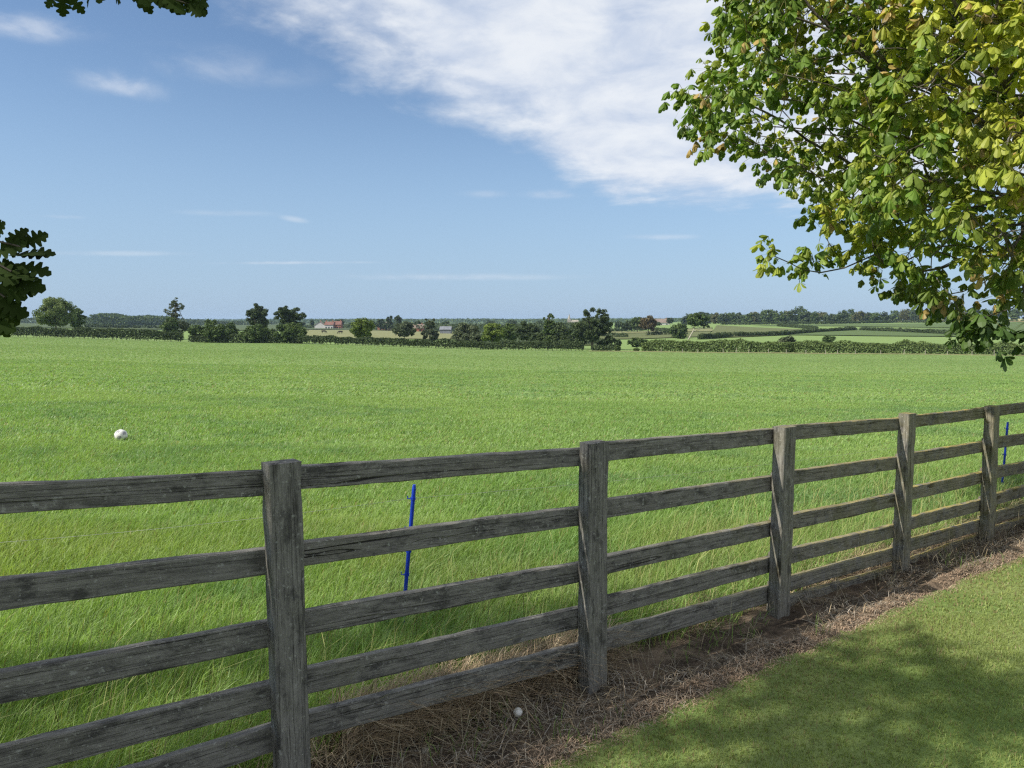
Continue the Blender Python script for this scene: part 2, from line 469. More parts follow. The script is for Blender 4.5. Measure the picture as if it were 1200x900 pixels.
def grid_sheet(name, fn, na, nb, m, label, cat, kind='structure'):
    a, b = np.meshgrid(np.linspace(0, 1, na), np.linspace(0, 1, nb), indexing='ij')
    V = fn(a.ravel(), b.ravel())
    i = np.arange(na - 1)[:, None] * nb; j = np.arange(nb - 1)[None]
    q = np.stack([i + j, i + nb + j, i + nb + j + 1, i + j + 1], -1).reshape(-1, 4)
    mb = MB(); mb.add(V, q)
    o = mb.build(name, m, smooth=True)
    if o.data.polygons[0].normal.z < 0: o.data.flip_normals()
    return tag(o, label, cat, kind=kind)
def patch(name, c4, m, label, lift=.3, n=(24, 12)):
    """field draped over the terrain between four picture corners (near-left, near-right, far-right, far-left)"""
    c = [gp(*p) for p in c4]
    def fn(a, b):
        P = (c[0] * (1 - a[:, None]) + c[1] * a[:, None]) * (1 - b[:, None]) + (c[3] * (1 - a[:, None]) + c[2] * a[:, None]) * b[:, None]
        P[:, 2] = terr(P[:, 0], P[:, 1]) + lift
        return P
    return grid_sheet(name, fn, n[0], n[1], m, label, 'field')
patch('pale_pasture', [(345, 397), (560, 397.5), (540, 387.5), (352, 387)], M['pale_field'], 'pale pasture with cattle beyond the hedge')
patch('olive_pasture', [(828, 397), (912, 393.5), (955, 387.2), (840, 381.5)], M['olive_field'], 'dull olive pasture on the right hillside')
patch('brown_pasture', [(700, 398), (830, 395), (835, 384), (700, 391)], M['olive_field'], 'dull brownish pasture below the village on the rise', n=(24, 10))
patch('pale_bank', [(706, 391.4), (835, 389), (835, 386.5), (708, 389.6)], M['pale_field'], 'pale strip of pasture across the rise', lift=.5, n=(20, 5))  # strip in the paler pasture colour, laid over the brownish one
patch('hill_pasture', [(915, 393), (1250, 397), (1250, 384), (965, 387)], M['green_field'], 'middle green pasture on the right hillside', n=(40, 12))
patch('upper_pasture', [(880, 382), (1250, 386.5), (1250, 378.2), (965, 380.2)], M['green_field'], 'upper green pasture on the right hillside', n=(40, 12))
M['far_field'] = field_material('far_pasture', (.045, .07, .028), (.065, .092, .036), (.085, .105, .045))
patch('far_plain', [(-260, 386), (350, 388), (350, 379), (-260, 377.6)], M['far_field'], 'far darker fields beyond the left hedge', n=(40, 20), lift=.35)
patch('far_plain', [(345, 386.2), (705, 387.5), (705, 378.5), (345, 378.2)], M['far_field'], 'far darker fields around and beyond the distant village', n=(40, 20), lift=.45)
patch('far_plain', [(540, 402), (704, 405.5), (704, 388), (540, 386.5)], M['far_field'], 'dull darker ground behind the middle trees', n=(30, 16), lift=.25)
patch('stubble_field', [(1040, 378), (1260, 378), (1260, 374.8), (1045, 375.9)], M['straw_field'], 'thin pale straw field on the right skyline', n=(24, 8), lift=.5)

def lawn_fn(a, b):
    s = -25 + a * 60; L = -.33 - (b ** 2) * 22
    P = np.array([X0, Y0, 0]) + FD * s[:, None] + FN * L[:, None]
    P[:, 2] = terr(P[:, 0], P[:, 1]) + .012
    return P
grid_sheet('lawn', lawn_fn, 121, 60, M['lawn'], 'mown lawn in dappled shade in front of the fence', 'lawn')
def soil_fn(a, b):
    s = -4 + a * 17; L = -.46 + b * .9
    P = np.array([X0, Y0, 0]) + FD * s[:, None] + FN * L[:, None]
    e = np.clip(np.minimum(b, 1 - b) * 5, 0, 1)
    nz = fnoise(s * 5, L * 5, 3, 4) * .075 + fnoise(s * 22, L * 22, 9, 2) * .03
    P[:, 2] = terr(P[:, 0], P[:, 1]) - .02 + e * (.010 + nz * .8)
    return P
def soil_z(s, L):
    b = (L + .46) / .9
    e = np.clip(np.minimum(b, 1 - b) * 5, 0, 1)
    nz = fnoise(s * 5, L * 5, 3, 4) * .075 + fnoise(s * 22, L * 22, 9, 2) * .03
    return -.02 + e * (.010 + nz * .8)
grid_sheet('soil_strip', soil_fn, 780, 44, M['soil'], 'strip of bare soil and dead grass along the foot of the fence', 'soil')

# ------------------------------------------------------------------ grass
def blades(mb, P, h, w, lean, az, face, col, curl=.35):
    n = len(P); h, w, lean, az, face = [np.broadcast_to(np.asarray(q, float), (n,)) for q in (h, w, lean, az, face)]
    wx = np.stack([np.cos(face), np.sin(face), np.zeros(n)], -1) * w[:, None] * .5
    ld = np.stack([np.cos(az), np.sin(az), np.zeros(n)], -1) * lean[:, None]
    z = np.array([0, 0, 1.0])
    mid = P + ld * curl + z * (h * .58)[:, None]
    hh = h * np.clip(1 - .35 * (lean / np.maximum(h, 1e-4)) ** 2, .45, 1)
    tip = P + ld + z * hh[:, None]
    V = np.stack([P - wx, P + wx, mid + wx * .8, mid - wx * .8, tip], 1).reshape(-1, 3)
    i = np.arange(n) * 5
    q = np.stack([i, i + 1, i + 2, i + 3], -1); t = np.stack([i + 3, i + 2, i + 4], -1)
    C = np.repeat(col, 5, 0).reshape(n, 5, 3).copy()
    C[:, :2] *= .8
    mb.add(V, [q, t], C.reshape(-1, 3))
def grass_col(n, r, X, Y, base, tipc, dark):
    f = fnoise(X * .35, Y * .35, 5); g = .5 * fnoise(X * 1.6, Y * 1.6, 8) + .5 * fnoise(X * .30, Y * .55, 19)
    c = base[None] * (1 - f[:, None]) + tipc[None] * f[:, None]
    k = np.clip((g - .5) * 5, 0, 1)[:, None] * .45
    c = c * (1 - k) + dark[None] * k
    return c * (1 + r.randn(n, 1) * .16).clip(.6, 1.5)
G_BASE = np.array([.180, .305, .074]); G_TIP = np.array([.285, .395, .112]); G_DARK = np.array([.090, .200, .085])
def field_grass():
    r = rs(11); mb = MB()
    # near, fence to 7.5 m
    def ring(Ya, Yb, dens, hmin, hmax, w, tall=True, uw=.80):
        n = int(dens * uw * (Yb ** 2 - Ya ** 2))
        Y = np.sqrt(r.uniform(Ya ** 2, Yb ** 2, n)); X = r.uniform(-uw, uw, n) * Y
        s, L = fsl(X, Y)
        keep = L > .10 + r.rand(n) ** 2 * .35 + .28 * np.clip((s - 2.8) / 1.5, 0, 1) * fnoise(s * 1.5, s * 0, 71) + .22 * np.exp(-((s - 1.0) / .75) ** 2)
        X, Y, L, s = X[keep], Y[keep], L[keep], s[keep]; n = len(X)
        P = np.stack([X, Y, terr(X, Y) - .005], -1)
        cl = fnoise(X * .8, Y * .8, 21)
        h = r.uniform(hmin, hmax, n) * (.6 + .8 * cl)
        if tall: h *= 1 + .9 * np.exp(-((L - .1) / .8) ** 2)
        lean = h * (r.uniform(.25, .95, n) + np.clip((Y - 5) / 25, 0, 1) * r.uniform(.6, 2.4, n))
        az = r.normal(.25, 1.0, n)
        c = grass_col(n, r, X, Y, G_BASE, G_TIP, G_DARK)
        fl = np.clip((Y - 20) / 60, 0, 1)[:, None] * .75; c = c * (1 - fl) + np.array([.178, .272, .086]) * fl
        py_ = (np.clip((fnoise(X * .55 + 4, Y * .8, 91) - .42) * 4, 0, 1) * np.clip((9 - Y) / 3, 0, 1) * np.clip((L - .5) / .6, 0, 1))[:, None] * .38
        c = c * (1 - py_) + np.array([.34, .37, .11]) * r.uniform(.8, 1.15, (n, 1)) * py_
        yel = r.rand(n) < .05 + .1 * np.exp(-L / .6)
        c[yel] = np.array([.30, .27, .10]) * r.uniform(.7, 1.1, (yel.sum(), 1))
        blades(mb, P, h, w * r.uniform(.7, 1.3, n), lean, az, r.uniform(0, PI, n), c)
    ring(1.0, 4.0, 4200, .09, .20, .0042, uw=1.3)
    ring(4.0, 7.0, 3600, .08, .16, .0046)
    ring(7.0, 12.0, 1700, .07, .12, .0072)
    ring(12.0, 22.0, 620, .06, .11, .0125, False)
    ring(22.0, 45.0, 110, .06, .11, .030, False)
    ring(45.0, 90.0, 34, .04, .07, .055, False)
    ring(90.0, 165.0, 9, .04, .06, .11, False)
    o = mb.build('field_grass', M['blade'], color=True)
    tag(o, 'long green meadow grass growing across the field', 'grass', kind='stuff')
    # seed stalks and coarse tussocks near the fence
    mb = MB(); n = 1500
    X = r.uniform(-3.6, 5.2, n); L = .15 + r.rand(n) ** 1.5 * 1.5
    s = r.uniform(-2.2, 8.5, n)
    P = np.array([X0, Y0, 0]) + FD * s[:, None] + FN * L[:, None]
    P[:, 2] = terr(P[:, 0], P[:, 1])
    h = r.uniform(.28, .62, n)
    c = np.where(r.rand(n, 1) < .25, np.array([[.085, .085, .035]]), np.array([[.34, .35, .14]])) * r.uniform(.7, 1.2, (n, 1))
    blades(mb, P, h, .0032, h * r.uniform(.3, .9, n), r.normal(.4, .9, n), r.uniform(0, PI, n), c, .25)
    o = mb.build('grass_stalk_cover', M['straw'], color=True)
    tag(o, 'thin dark seed stalks standing in the field edge by the fence', 'grass', kind='stuff')
field_grass()
def lawn_grass():
    r = rs(12); mb = MB()
    for (Ya, Yb, dens, w) in ((2.2, 4.6, 11000, .0034), (4.6, 8.5, 4200, .0055)):
        n = int(dens * 6.5 * (Yb - Ya))
        Y = r.uniform(Ya, Yb, n); X = r.uniform(-.6, 6.9, n)
        s, L = fsl(X, Y)
        edge = -.31 - .09 * fnoise(s * 3, s * 0, 33)
        keep = (L < edge - r.rand(n) ** 2 * .14) & (X < .86 * Y + .4)
        X, Y, L = X[keep], Y[keep], L[keep]; n = len(X)
        P = np.stack([X, Y, terr(X, Y) + .008], -1)
        h = r.uniform(.016, .034, n) * (.7 + .6 * fnoise(X * 1.5, Y * 1.5, 4))
        c = grass_col(n, r, X * 2, Y * 2, np.array([.245, .315, .092]), np.array([.35, .38, .14]), np.array([.165, .26, .07]))
        br = r.rand(n) < .06 + .4 * np.exp((L + .45) / .12 * .6)
        c[br] = np.array([.34, .27, .15]) * r.uniform(.6, 1.1, (br.sum(), 1))
        blades(mb, P, h, w * r.uniform(.7, 1.3, n), h * r.uniform(.2, 1.0, n), r.uniform(0, 2 * PI, n), r.uniform(0, PI, n), c)
    o = mb.build('lawn_grass', M['blade'], color=True)
    tag(o, 'short mown grass of the lawn', 'grass', kind='stuff')
lawn_grass()
def dry_grass():
    r = rs(13); mb = MB()
    def lay(n, La, Lb, hl, hh, flat, pal, sa=-2.5, sb=9.5, up=0.0, w=.0030, az=None, thr=.34):
        s = sa + (sb - sa) * r.rand(n) ** 1.25; L = r.uniform(La, Lb, n)
        cl = fnoise(s * 3.1, L * 3.1, 44)
        k = cl > thr; s, L = s[k], L[k]; n = len(s)
        P = np.array([X0, Y0, 0]) + FD * s[:, None] + FN * L[:, None]
        P[:, 2] = terr(P[:, 0], P[:, 1]) + soil_z(s, L) + r.rand(n) * up + .002
        ln = r.uniform(hl, hh, n)
        el = np.abs(r.normal(flat, .25, n)).clip(.02, 1.4)
        a = r.uniform(0, 2 * PI, n) if az is None else r.normal(az, .7, n)
        c = np.array(pal)[r.randint(0, len(pal), n)] * r.uniform(.55, 1.15, (n, 1))
        blades(mb, P, ln * np.sin(el), w * r.uniform(.7, 1.5, n), ln * np.cos(el), a, a + PI / 2 + r.randn(n) * .4, c, .45)
    tan = [(.44, .34, .21), (.38, .28, .175), (.52, .43, .29), (.29, .22, .15)]
    grey = [(.30, .255, .20), (.42, .37, .30), (.17, .14, .11), (.34, .27, .195), (.50, .45, .38)]
    lay(20000, -.36, .30, .03, .13, .08, grey, up=.012, thr=.40)
    lay(7500, -.30, .34, .06, .18, .22, grey + tan, up=.02, thr=.40)
    lay(14000, .06, .48, .12, .30, .35, tan, up=.06, w=.0032)      # straw heaped beneath the rails
    lay(30000, -.52, -.26, .015, .05, .4, [(.52, .37, .26), (.44, .32, .225), (.58, .45, .33)], up=.012, w=.0028, thr=.2)
    lay(5200, .05, .26, .14, .32, .30, tan, sa=.25, sb=1.75, up=.17, w=.003, az=.9)
    lay(700, -.22, .1, .18, .36, .9, [(.36, .32, .23), (.28, .24, .17)], w=.0026)
    n = 2600; s = r.uniform(-2.5, 9.5, n); L = r.uniform(-.36, .2, n); k = fnoise(s * 2.3, L * 2.3, 52, 2) > .60; s, L = s[k], L[k]; n = len(s)
    P = np.array([X0, Y0, 0]) + FD * s[:, None] + FN * L[:, None]; P[:, 2] = terr(P[:, 0], P[:, 1]) + soil_z(s, L)
    h = r.uniform(.04, .13, n)
    blades(mb, P, h, .004, h * r.uniform(.3, 1.0, n), r.uniform(0, 2 * PI, n), r.uniform(0, PI, n), np.array([.16, .25, .06]) * r.uniform(.7, 1.2, (n, 1)))
    o = mb.build('dry_grass', M['straw'], color=True)
    tag(o, 'dead straw coloured grass lying along the foot of the fence', 'dry grass', kind='stuff')
dry_grass()

# ------------------------------------------------------------------ small things near the fence
def uv_sphere(mb, c, r, nu=20, nv=12, mi=0, sq=1.0):
    th = np.linspace(0, PI, nv + 1)[1:-1]; ph = np.arange(nu) * 2 * PI / nu
    V = [[0, 0, 1]] + [[math.sin(t) * math.cos(p), math.sin(t) * math.sin(p), math.cos(t)] for t in th for p in ph] + [[0, 0, -1]]
    V = np.array(V) * r; V[:, 2] *= sq
    q = [[1 + i * nu + j, 1 + (i + 1) * nu + j, 1 + (i + 1) * nu + (j + 1) % nu, 1 + i * nu + (j + 1) % nu] for i in range(nv - 2) for j in range(nu)]
    t = [[0, 1 + j, 1 + (j + 1) % nu] for j in range(nu)] + [[len(V) - 1, 1 + (nv - 2) * nu + (j + 1) % nu, 1 + (nv - 2) * nu + j] for j in range(nu)]
    mb.add(V + np.asarray(c), [np.array(q), np.array(t)], None, mi)
def football():
    p = gp(142, 516); R = .102
    c = p + np.array([0, 0, R * .80])
    e = empty('football', p, 'white football with dark grey patches lying in the open field', 'football')
    import bmesh
    bm = bmesh.new(); bmesh.ops.create_icosphere(bm, subdivisions=5, radius=R)
    g = (1 + 5 ** .5) / 2
    ico = np.array([(0, s1, s2 * g) for s1 in (-1, 1) for s2 in (-1, 1)] + [(s1, s2 * g, 0) for s1 in (-1, 1) for s2 in (-1, 1)] + [(s2 * g, 0, s1) for s1 in (-1, 1) for s2 in (-1, 1)], float)
    ico /= np.linalg.norm(ico, axis=1, keepdims=True)
    fs = []
    for f in bm.faces:
        v = f.calc_center_median().normalized(); d = ico @ np.array(v)
        f.smooth = True; f.material_index = 1 if d.max() > .945 else 0
    for v in bm.verts:
        n = np.array(v.co.normalized()); d = np.sort(ico @ n)[-2:]
        if abs(d[1] - .925) < .012 or (d[1] - d[0] < .02 and d[1] < .925): v.co *= .975
    me = bpy.data.meshes.new('ball_skin'); bm.to_mesh(me); bm.free()
    me.materials.append(M['ballwhite']); me.materials.append(M['ballgrey'])
    o = bpy.data.objects.new('ball_skin', me); COL.objects.link(o); o.parent = e; o.location = (0, 0, R * .78); o.rotation_euler = (.5, .35, .9)
football()
def golf_ball():
    p = gp(607, 852)
    s, L = fsl(p[0], p[1]); z = p[2] + float(soil_z(np.array([s]), np.array([L]))[0])
    mb = MB(); R = .0215
    uv_sphere(mb, (0, 0, 0), R, 40, 26)
    V = mb.v[0]; nrm = V / np.linalg.norm(V, axis=1, keepdims=True)
    k = np.arange(220) + .5; ph = np.arccos(1 - 2 * k / 220); th = PI * (1 + 5 ** .5) * k
    D = np.stack([np.cos(th) * np.sin(ph), np.sin(th) * np.sin(ph), np.cos(ph)], -1)
    dm = (nrm @ D.T).max(1); mb.v[0] = nrm * (R - .0009 * np.clip((dm - .992) / .008, 0, 1))[:, None]
    o = mb.build('golf_ball', M['ballwhite'], smooth=True); o.location = (p[0], p[1], z + R * 1.15)
    tag(o, 'small white dimpled ball lying on the dead grass below the rails', 'golf ball')
golf_ball()
for i, (px, py, lab, rr) in enumerate([(498, 890, 'pale grey pebble at the lower edge of the soil strip', .02), (563, 884, 'small pale flat stone just left of the white ball', .014)]):
    p = gp(px, py); s, L = fsl(p[0], p[1]); z = p[2] + float(soil_z(np.array([s]), np.array([L]))[0])
    mb = MB(); uv_sphere(mb, (0, 0, 0), rr, 14, 9, 0, .65); r = rs(70 + i); mb.v[0] *= 1 + r.randn(len(mb.v[0]), 1) * .06
    o = mb.build('pebble', M['stake'], smooth=True); o.location = (p[0], p[1], z + rr * .5); tag(o, lab, 'stone')

def blue_post(px_t, py_t, px_b, py_b, label, h=None):
    b = gp(px_b, py_b); t = at(px_t, py_t, b[1] + .02)
    e = empty('electric_fence_post', b, label, 'fence post', 'blue electric fence posts')
    mb = MB(); d = t - b
    pts = [b * 0 + d * f for f in (-.1, .25, .5, .75, .97, 1.0)]
    add_tube(mb, pts, [.0125, .0125, .0125, .0125, .0125, .0095], 10)
    mb.build('post_tube', M['blue'], e, smooth=False)
    for f in (.35, .52, .68, .9):
        mb = MB(); c = d * f
        add_tube(mb, [c - UP * .008, c + UP * .008], .0165, 10)
        add_tube(mb, [c + np.array([-.013, 0, 0]), c + np.array([-.034, 0, .0]), c + np.array([-.034, 0, .018])], .0035, 6)
        mb.build('wire_clip', M['blue'], e)
    return b, b + d * .9
b1, w1 = blue_post(485.5, 568, 472, 730, 'blue plastic fence post leaning in the field behind the second fence bay')
b2 = gp(1174, 566); 
b2, w2 = blue_post(1181, 494.5, 1174, 574, 'blue plastic fence post standing behind the rightmost visible fence bay')
w0 = at(-330, 655, 3.6)
def wire():
    mb = MB()
    def seg(a, b, sag, n=16):
        t = np.linspace(0, 1, n)[:, None]
        P = a * (1 - t) + b * t; P[:, 2] -= (4 * t[:, 0] * (1 - t[:, 0])) * sag
        return P
    P = np.concatenate([seg(w0, w1, .05), seg(w1, w2, .07)[1:]]); P[:, 0] -= .03
    o = P[0].copy()
    add_tube(mb, P, .0009, 5); ob = mb.build('electric_fence_wire', M['wire'], origin=o)
    tag(ob, 'thin pale electric fence wire strung between the blue posts', 'wire')
wire()
g0 = w0.copy(); g0[2] = tz(g0[0], g0[1])

# ------------------------------------------------------------------ distant trees
PAL = {
    'light': (np.array([.105, .155, .045]), np.array([.16, .20, .065])),
    'mid': (np.array([.055, .09, .028]), np.array([.095, .135, .042])),
    'hedge': (np.array([.075, .115, .036]), np.array([.14, .185, .06])),
    'dark': (np.array([.042, .064, .028]), np.array([.082, .112, .046])),
    'grey': (np.array([.065, .085, .045]), np.array([.11, .13, .07])),
    'yellow': (np.array([.095, .14, .028]), np.array([.15, .20, .042])),
    'olive': (np.array([.075, .085, .03]), np.array([.12, .125, .05])),
    'rust': (np.array([.085, .075, .035]), np.array([.12, .095, .045])),
}
def leaf_cards(mb, P, size, r, nrm_bias, col, elong=1.5):
    n = len(P)
    nr = r.randn(n, 3); nr /= np.linalg.norm(nr, axis=1, keepdims=True)
    nr = nr + nrm_bias; nr /= np.maximum(np.linalg.norm(nr, axis=1, keepdims=True), 1e-6)
    t = np.cross(nr, r.randn(n, 3)); t /= np.maximum(np.linalg.norm(t, axis=1, keepdims=True), 1e-6)
    b = np.cross(nr, t)
    s = (size * r.uniform(.6, 1.35, n))[:, None] * .5
    bend = nr * s * .35
    V = np.stack([P - t * s * elong, P + b * s * .75 + bend, P + t * s * elong, P - b * s * .75 + bend], 1).reshape(-1, 3)
    i = np.arange(n)[:, None] * 4
    mb.add(V, [np.concatenate([i, i + 1, i + 2], 1), np.concatenate([i, i + 2, i + 3], 1)], np.repeat(col, 4, 0))
def crown_clumps(kind, r, W_, Hh):
    """clump centres and radii, tree base at 0, total height Hh, width W_"""
    R = W_ / 2; out = []
    def ell(cx, cy, cz, rx, ry, rz, n, cr, shell=.55, flat=.45):
        d = r.randn(n, 3); d /= np.linalg.norm(d, axis=1, keepdims=True)
        rad = (shell + (1 - shell) * r.rand(n)) ** .8
        rad = np.minimum(rad, 1 - cr * .3)
        for q, a in zip(d, rad): out.append((cx + q[0] * rx * a, cy + q[1] * ry * a, cz + max(q[2], -flat - .4) * rz * a, cr * min(rx, rz) * r.uniform(.7, 1.25)))
    if kind == 'round':
        ell(0, 0, Hh * .60, R * .86, R * .86, Hh * .36, 46, .34)
        ell(0, 0, Hh * .55, R * .5, R * .5, Hh * .25, 12, .5, .1)
    elif kind == 'oak':
        for k in range(11):
            a = r.uniform(0, 2 * PI); q = r.uniform(.25, .68)
            ell(math.cos(a) * R * q, math.sin(a) * R * q, Hh * r.uniform(.26, .80), R * .36, R * .36, Hh * .13, 12, .48)
        ell(0, 0, Hh * .82, R * .52, R * .5, Hh * .14, 16, .42)
        ell(0, 0, Hh * .5, R * .5, R * .5, Hh * .2, 10, .45)
    elif kind == 'tall':
        ell(0, 0, Hh * .28, R * .82, R * .8, Hh * .24, 26, .36)
        ell(0, 0, Hh * .70, R * .72, R * .6, Hh * .26, 34, .19, .15)
        ell(0, 0, Hh * .55, R * .4, R * .4, Hh * .2, 10, .3, .1)
    elif kind == 'lacy':
        ell(0, 0, Hh * .70, R * .80, R * .75, Hh * .25, 60, .25, .12)
        ell(0, 0, Hh * .42, R * .62, R * .6, Hh * .24, 20, .4, .3)
    elif kind == 'bigoak':
        ell(R * .12, 0, Hh * .74, R * .64, R * .6, Hh * .22, 44, .26, .45)
        ell(-R * .42, 0, Hh * .40, R * .50, R * .5, Hh * .26, 24, .36, .3)
        ell(R * .62, 0, Hh * .50, R * .34, R * .4, Hh * .17, 14, .42, .3)
        ell(R * .05, 0, Hh * .42, R * .55, R * .5, Hh * .26, 26, .36, .3)
    elif kind == 'bush':
        ell(0, 0, Hh * .42, R * .88, R * .7, Hh * .46, 46, .34, .5, .95)
        ell(0, 0, Hh * .35, R * .6, R * .4, Hh * .3, 14, .5, .1)
    elif kind == 'poplar':
        ell(0, 0, Hh * .55, R * .85, R * .85, Hh * .43, 24, .6)
    elif kind == 'lean':
        ell(R * .05, 0, Hh * .72, R * .8, R * .7, Hh * .24, 36, .36)
        ell(-R * .1, 0, Hh * .72, R * .5, R * .4, Hh * .18, 10, .5, .1)
        ell(R * .62, 0, Hh * .5, R * .3, R * .3, Hh * .08, 6, .5)
    return out
def make_tree(name, base, Hh, W_, kind, pal, nleaf, size, label, cat, group=None, seed=0, bark='farbark', bare=.0):
    r = rs(seed)
    e = empty(name, base, label, cat, group)
    cl = crown_clumps(kind, r, W_, Hh)
    C = np.array(cl)
    mb = MB()
    wts = C[:, 3] ** 2; wts /= wts.sum()
    idx = r.choice(len(C), nleaf, p=wts)
    d = r.randn(nleaf, 3); d /= np.linalg.norm(d, axis=1, keepdims=True)
    rad = r.rand(nleaf) ** .42
    P = C[idx, :3] + d * (C[idx, 3] * rad)[:, None] * np.array([1, 1, .8])
    P[:, 2] = np.maximum(P[:, 2], .1)
    c0, c1 = PAL[pal]
    f = (r.rand(len(C))[idx] * .65 + r.rand(nleaf) * .35)[:, None]
    col = (c0 * (1 - f) + c1 * f) * r.uniform(.8, 1.2, (nleaf, 1))
    leaf_cards(mb, P, np.full(nleaf, size), r, d * .9 + np.array([0, 0, .5]), col)
    mb.build('crown' if kind != 'bush' else 'foliage', M['leaf'], e, color=True)
    mb = MB()
    tr = max(.08, Hh * .024) * (1.3 if kind in ('oak', 'lean', 'lacy', 'bigoak') else 1)
    ft = {'round': .45, 'oak': .5, 'lacy': .55, 'bigoak': .5, 'tall': .85, 'bush': .4, 'poplar': .9, 'lean': .62}[kind]
    lx = .28 * W_ if kind == 'lean' else 0
    n = 7; tpts = []
    for k in range(n):
        q = k / (n - 1)
        tpts.append([r.randn() * tr * .25 + (-lx + lx * q ** .8 * 1.0 if kind == 'lean' else 0), r.randn() * tr * .25, Hh * ft * q - .3 * (k == 0)])
    add_tube(mb, tpts, np.linspace(tr, tr * .45, n), 7)
    order = r.permutation(len(C))[:10]
    tpts = np.array(tpts)
    for k in order:
        a = tpts[r.randint(n // 2, n)]; b = C[k, :3]
        m_ = (a + b) / 2 + np.array([0, 0, -.05 * Hh * r.rand()])
        add_tube(mb, [a, m_, b], [tr * .38, tr * .25, tr * .08], 5)
    mb.build('trunk' if kind != 'bush' else 'stem', M[bark], e, smooth=True)
    return e
def px_tree(name, px, ytop, wpx, Y, kind, pal, label, cat='tree', group=None, seed=0, bark='farbark', n=None, sz=None):
    X = at(px, 390, Y)[0]; g = tz(X, Y); Hh = at(px, ytop, Y)[2] - g; W_ = wpx * Y / F
    a = wpx * Hh * F / Y
    nl = int((n or min(5200, max(420, a * 2.6))) * 1.9)
    s = sz or Y / F * (1.75 if wpx > 14 else 1.6)
    return make_tree(name, (X, Y, g), Hh, W_, kind, pal, nl, s, label, cat, group, seed, bark)
T = px_tree
T('field_tree', 66, 348.5, 46, 186, 'round', 'light', 'pale green rounded tree behind the hedge at the far left', seed=1)
T('field_tree', 91, 360.5, 20, 205, 'round', 'mid', 'small dark green tree tucked against the right of the pale rounded tree', seed=2)
T('ash_tree', 207, 346.5, 34, 190, 'tall', 'grey', 'tall thin tree with an open see-through top at the right end of the left hedge', seed=3, n=1500)
T('oak_tree', 301, 354.5, 34, 196, 'lacy', 'dark', 'smaller dark oak, left one of the pair rising behind the big bushes', seed=4)
T('oak_tree', 338, 356.5, 48, 190, 'lacy', 'dark', 'broader dark oak, right one of the pair rising behind the big bushes', seed=5)
T('field_tree', 424, 372, 32, 171, 'round', 'yellow', 'round bright green tree standing alone in the hedge just right of the white houses', seed=6)
T('field_tree', 474, 377, 34, 215, 'round', 'grey', 'low greyish spreading tree standing in the pale pasture right of the two poplars', seed=7)
T('ash_tree', 504, 370, 24, 218, 'tall', 'grey', 'slender grey-green tree with a ragged top standing in the pale pasture', seed=8, n=1500)
T('willow_tree', 545, 375, 36, 176, 'bush', 'grey', 'broad silvery grey willow behind the middle hedge', seed=9)
T('field_tree', 577, 378, 33, 163, 'round', 'yellow', 'round yellow-green tree in the hedge to the right of the grey willow', seed=10)
T('field_tree', 597, 379, 22, 188, 'round', 'mid', 'mid green tree partly hidden behind the round yellow-green tree', seed=11)
T('field_tree', 617, 376, 34, 178, 'round', 'dark', 'very dark rounded tree left of the tall tufted tree', seed=12)
T('ash_tree', 643, 361, 25, 171, 'tall', 'mid', 'tall tree with a narrow tufted top left of the church spire', seed=13, n=1900)
T('field_tree', 658, 377, 26, 195, 'round', 'dark', 'dark low tree directly below the church spire', seed=14)
T('oak_tree', 694, 357.5, 52, 160, 'bigoak', 'dark', 'largest dark spreading oak, just right of the church spire', seed=15, n=5200)
T('field_tree', 735, 375.5, 20, 400, 'round', 'dark', 'dark green tree nearest the big oak on the rise', seed=16)
T('field_tree', 747, 371, 17, 395, 'round', 'mid', 'green round tree between two others on the rise', seed=17)
T('copper_tree', 760, 369, 22, 330, 'round', 'rust', 'reddish brown topped tree on the rise below the village roof', seed=18)
T('field_tree', 785, 372, 10, 650, 'round', 'dark', 'small dark tree on the skyline right of the village roof', seed=19)
T('field_tree', 795, 376, 21, 265, 'bush', 'mid', 'bushy green tree left of the leaning pale trunked tree', seed=20)
T('leaning_tree', 816, 366.5, 34, 250, 'lean', 'mid', 'tree with a pale leaning trunk on the right hillside', seed=21, bark='palebark')
T('field_bush', 252, 372, 64, 168, 'bush', 'mid', 'widest big dark bush, left one of the three below the oaks', 'bush', seed=22, n=4200)
T('field_bush', 303, 377.5, 48, 166, 'bush', 'mid', 'middle one of the three big bushes below the oaks', 'bush', seed=23)
T('field_bush', 341, 375.5, 46, 165, 'bush', 'mid', 'right one of the three big bushes below the oaks', 'bush', seed=24)
T('field_bush', 200, 368, 22, 186, 'bush', 'mid', 'dense dark bush around the foot of the thin see-through tree', 'bush', seed=25)
T('field_bush', 634, 387, 30, 172, 'bush', 'dark', 'dark bush under the tall tufted tree', 'bush', seed=41)
T('field_bush', 655, 389, 26, 170, 'bush', 'dark', 'dark bush below the church spire between the tall tufted tree and the largest oak', 'bush', seed=42)
T('field_bush', 714, 392, 32, 160, 'bush', 'dark', 'dark rounded bush right of the foot of the largest oak', 'bush', seed=26)
T('field_bush', 672, 391, 34, 166, 'bush', 'dark', 'dark bush left of the foot of the largest oak', 'bush', seed=27)
T('field_bush', 748, 394, 30, 185, 'bush', 'mid', 'green bush behind the gap left of the right hedge', 'bush', seed=28)
T('field_bush', 924, 391, 23, 143, 'bush', 'grey', 'greyish bush rising above the middle of the right hedge', 'bush', seed=29)
T('field_bush', 971, 392, 18, 205, 'bush', 'mid', 'small green bush in the pasture behind the right hedge', 'bush', seed=30)
T('field_bush', 558, 385, 15, 170, 'bush', 'grey', 'small grey bush between the willow and the round yellow-green tree', 'bush', seed=31)
T('field_bush', 724, 404, 7, 147, 'bush', 'mid', 'tiny bush right of the short hedge by the gap', 'bush', seed=32)
T('field_bush', 746, 407, 8, 146, 'bush', 'light', 'tiny pale bush at the left end of the right hedge', 'bush', seed=33)
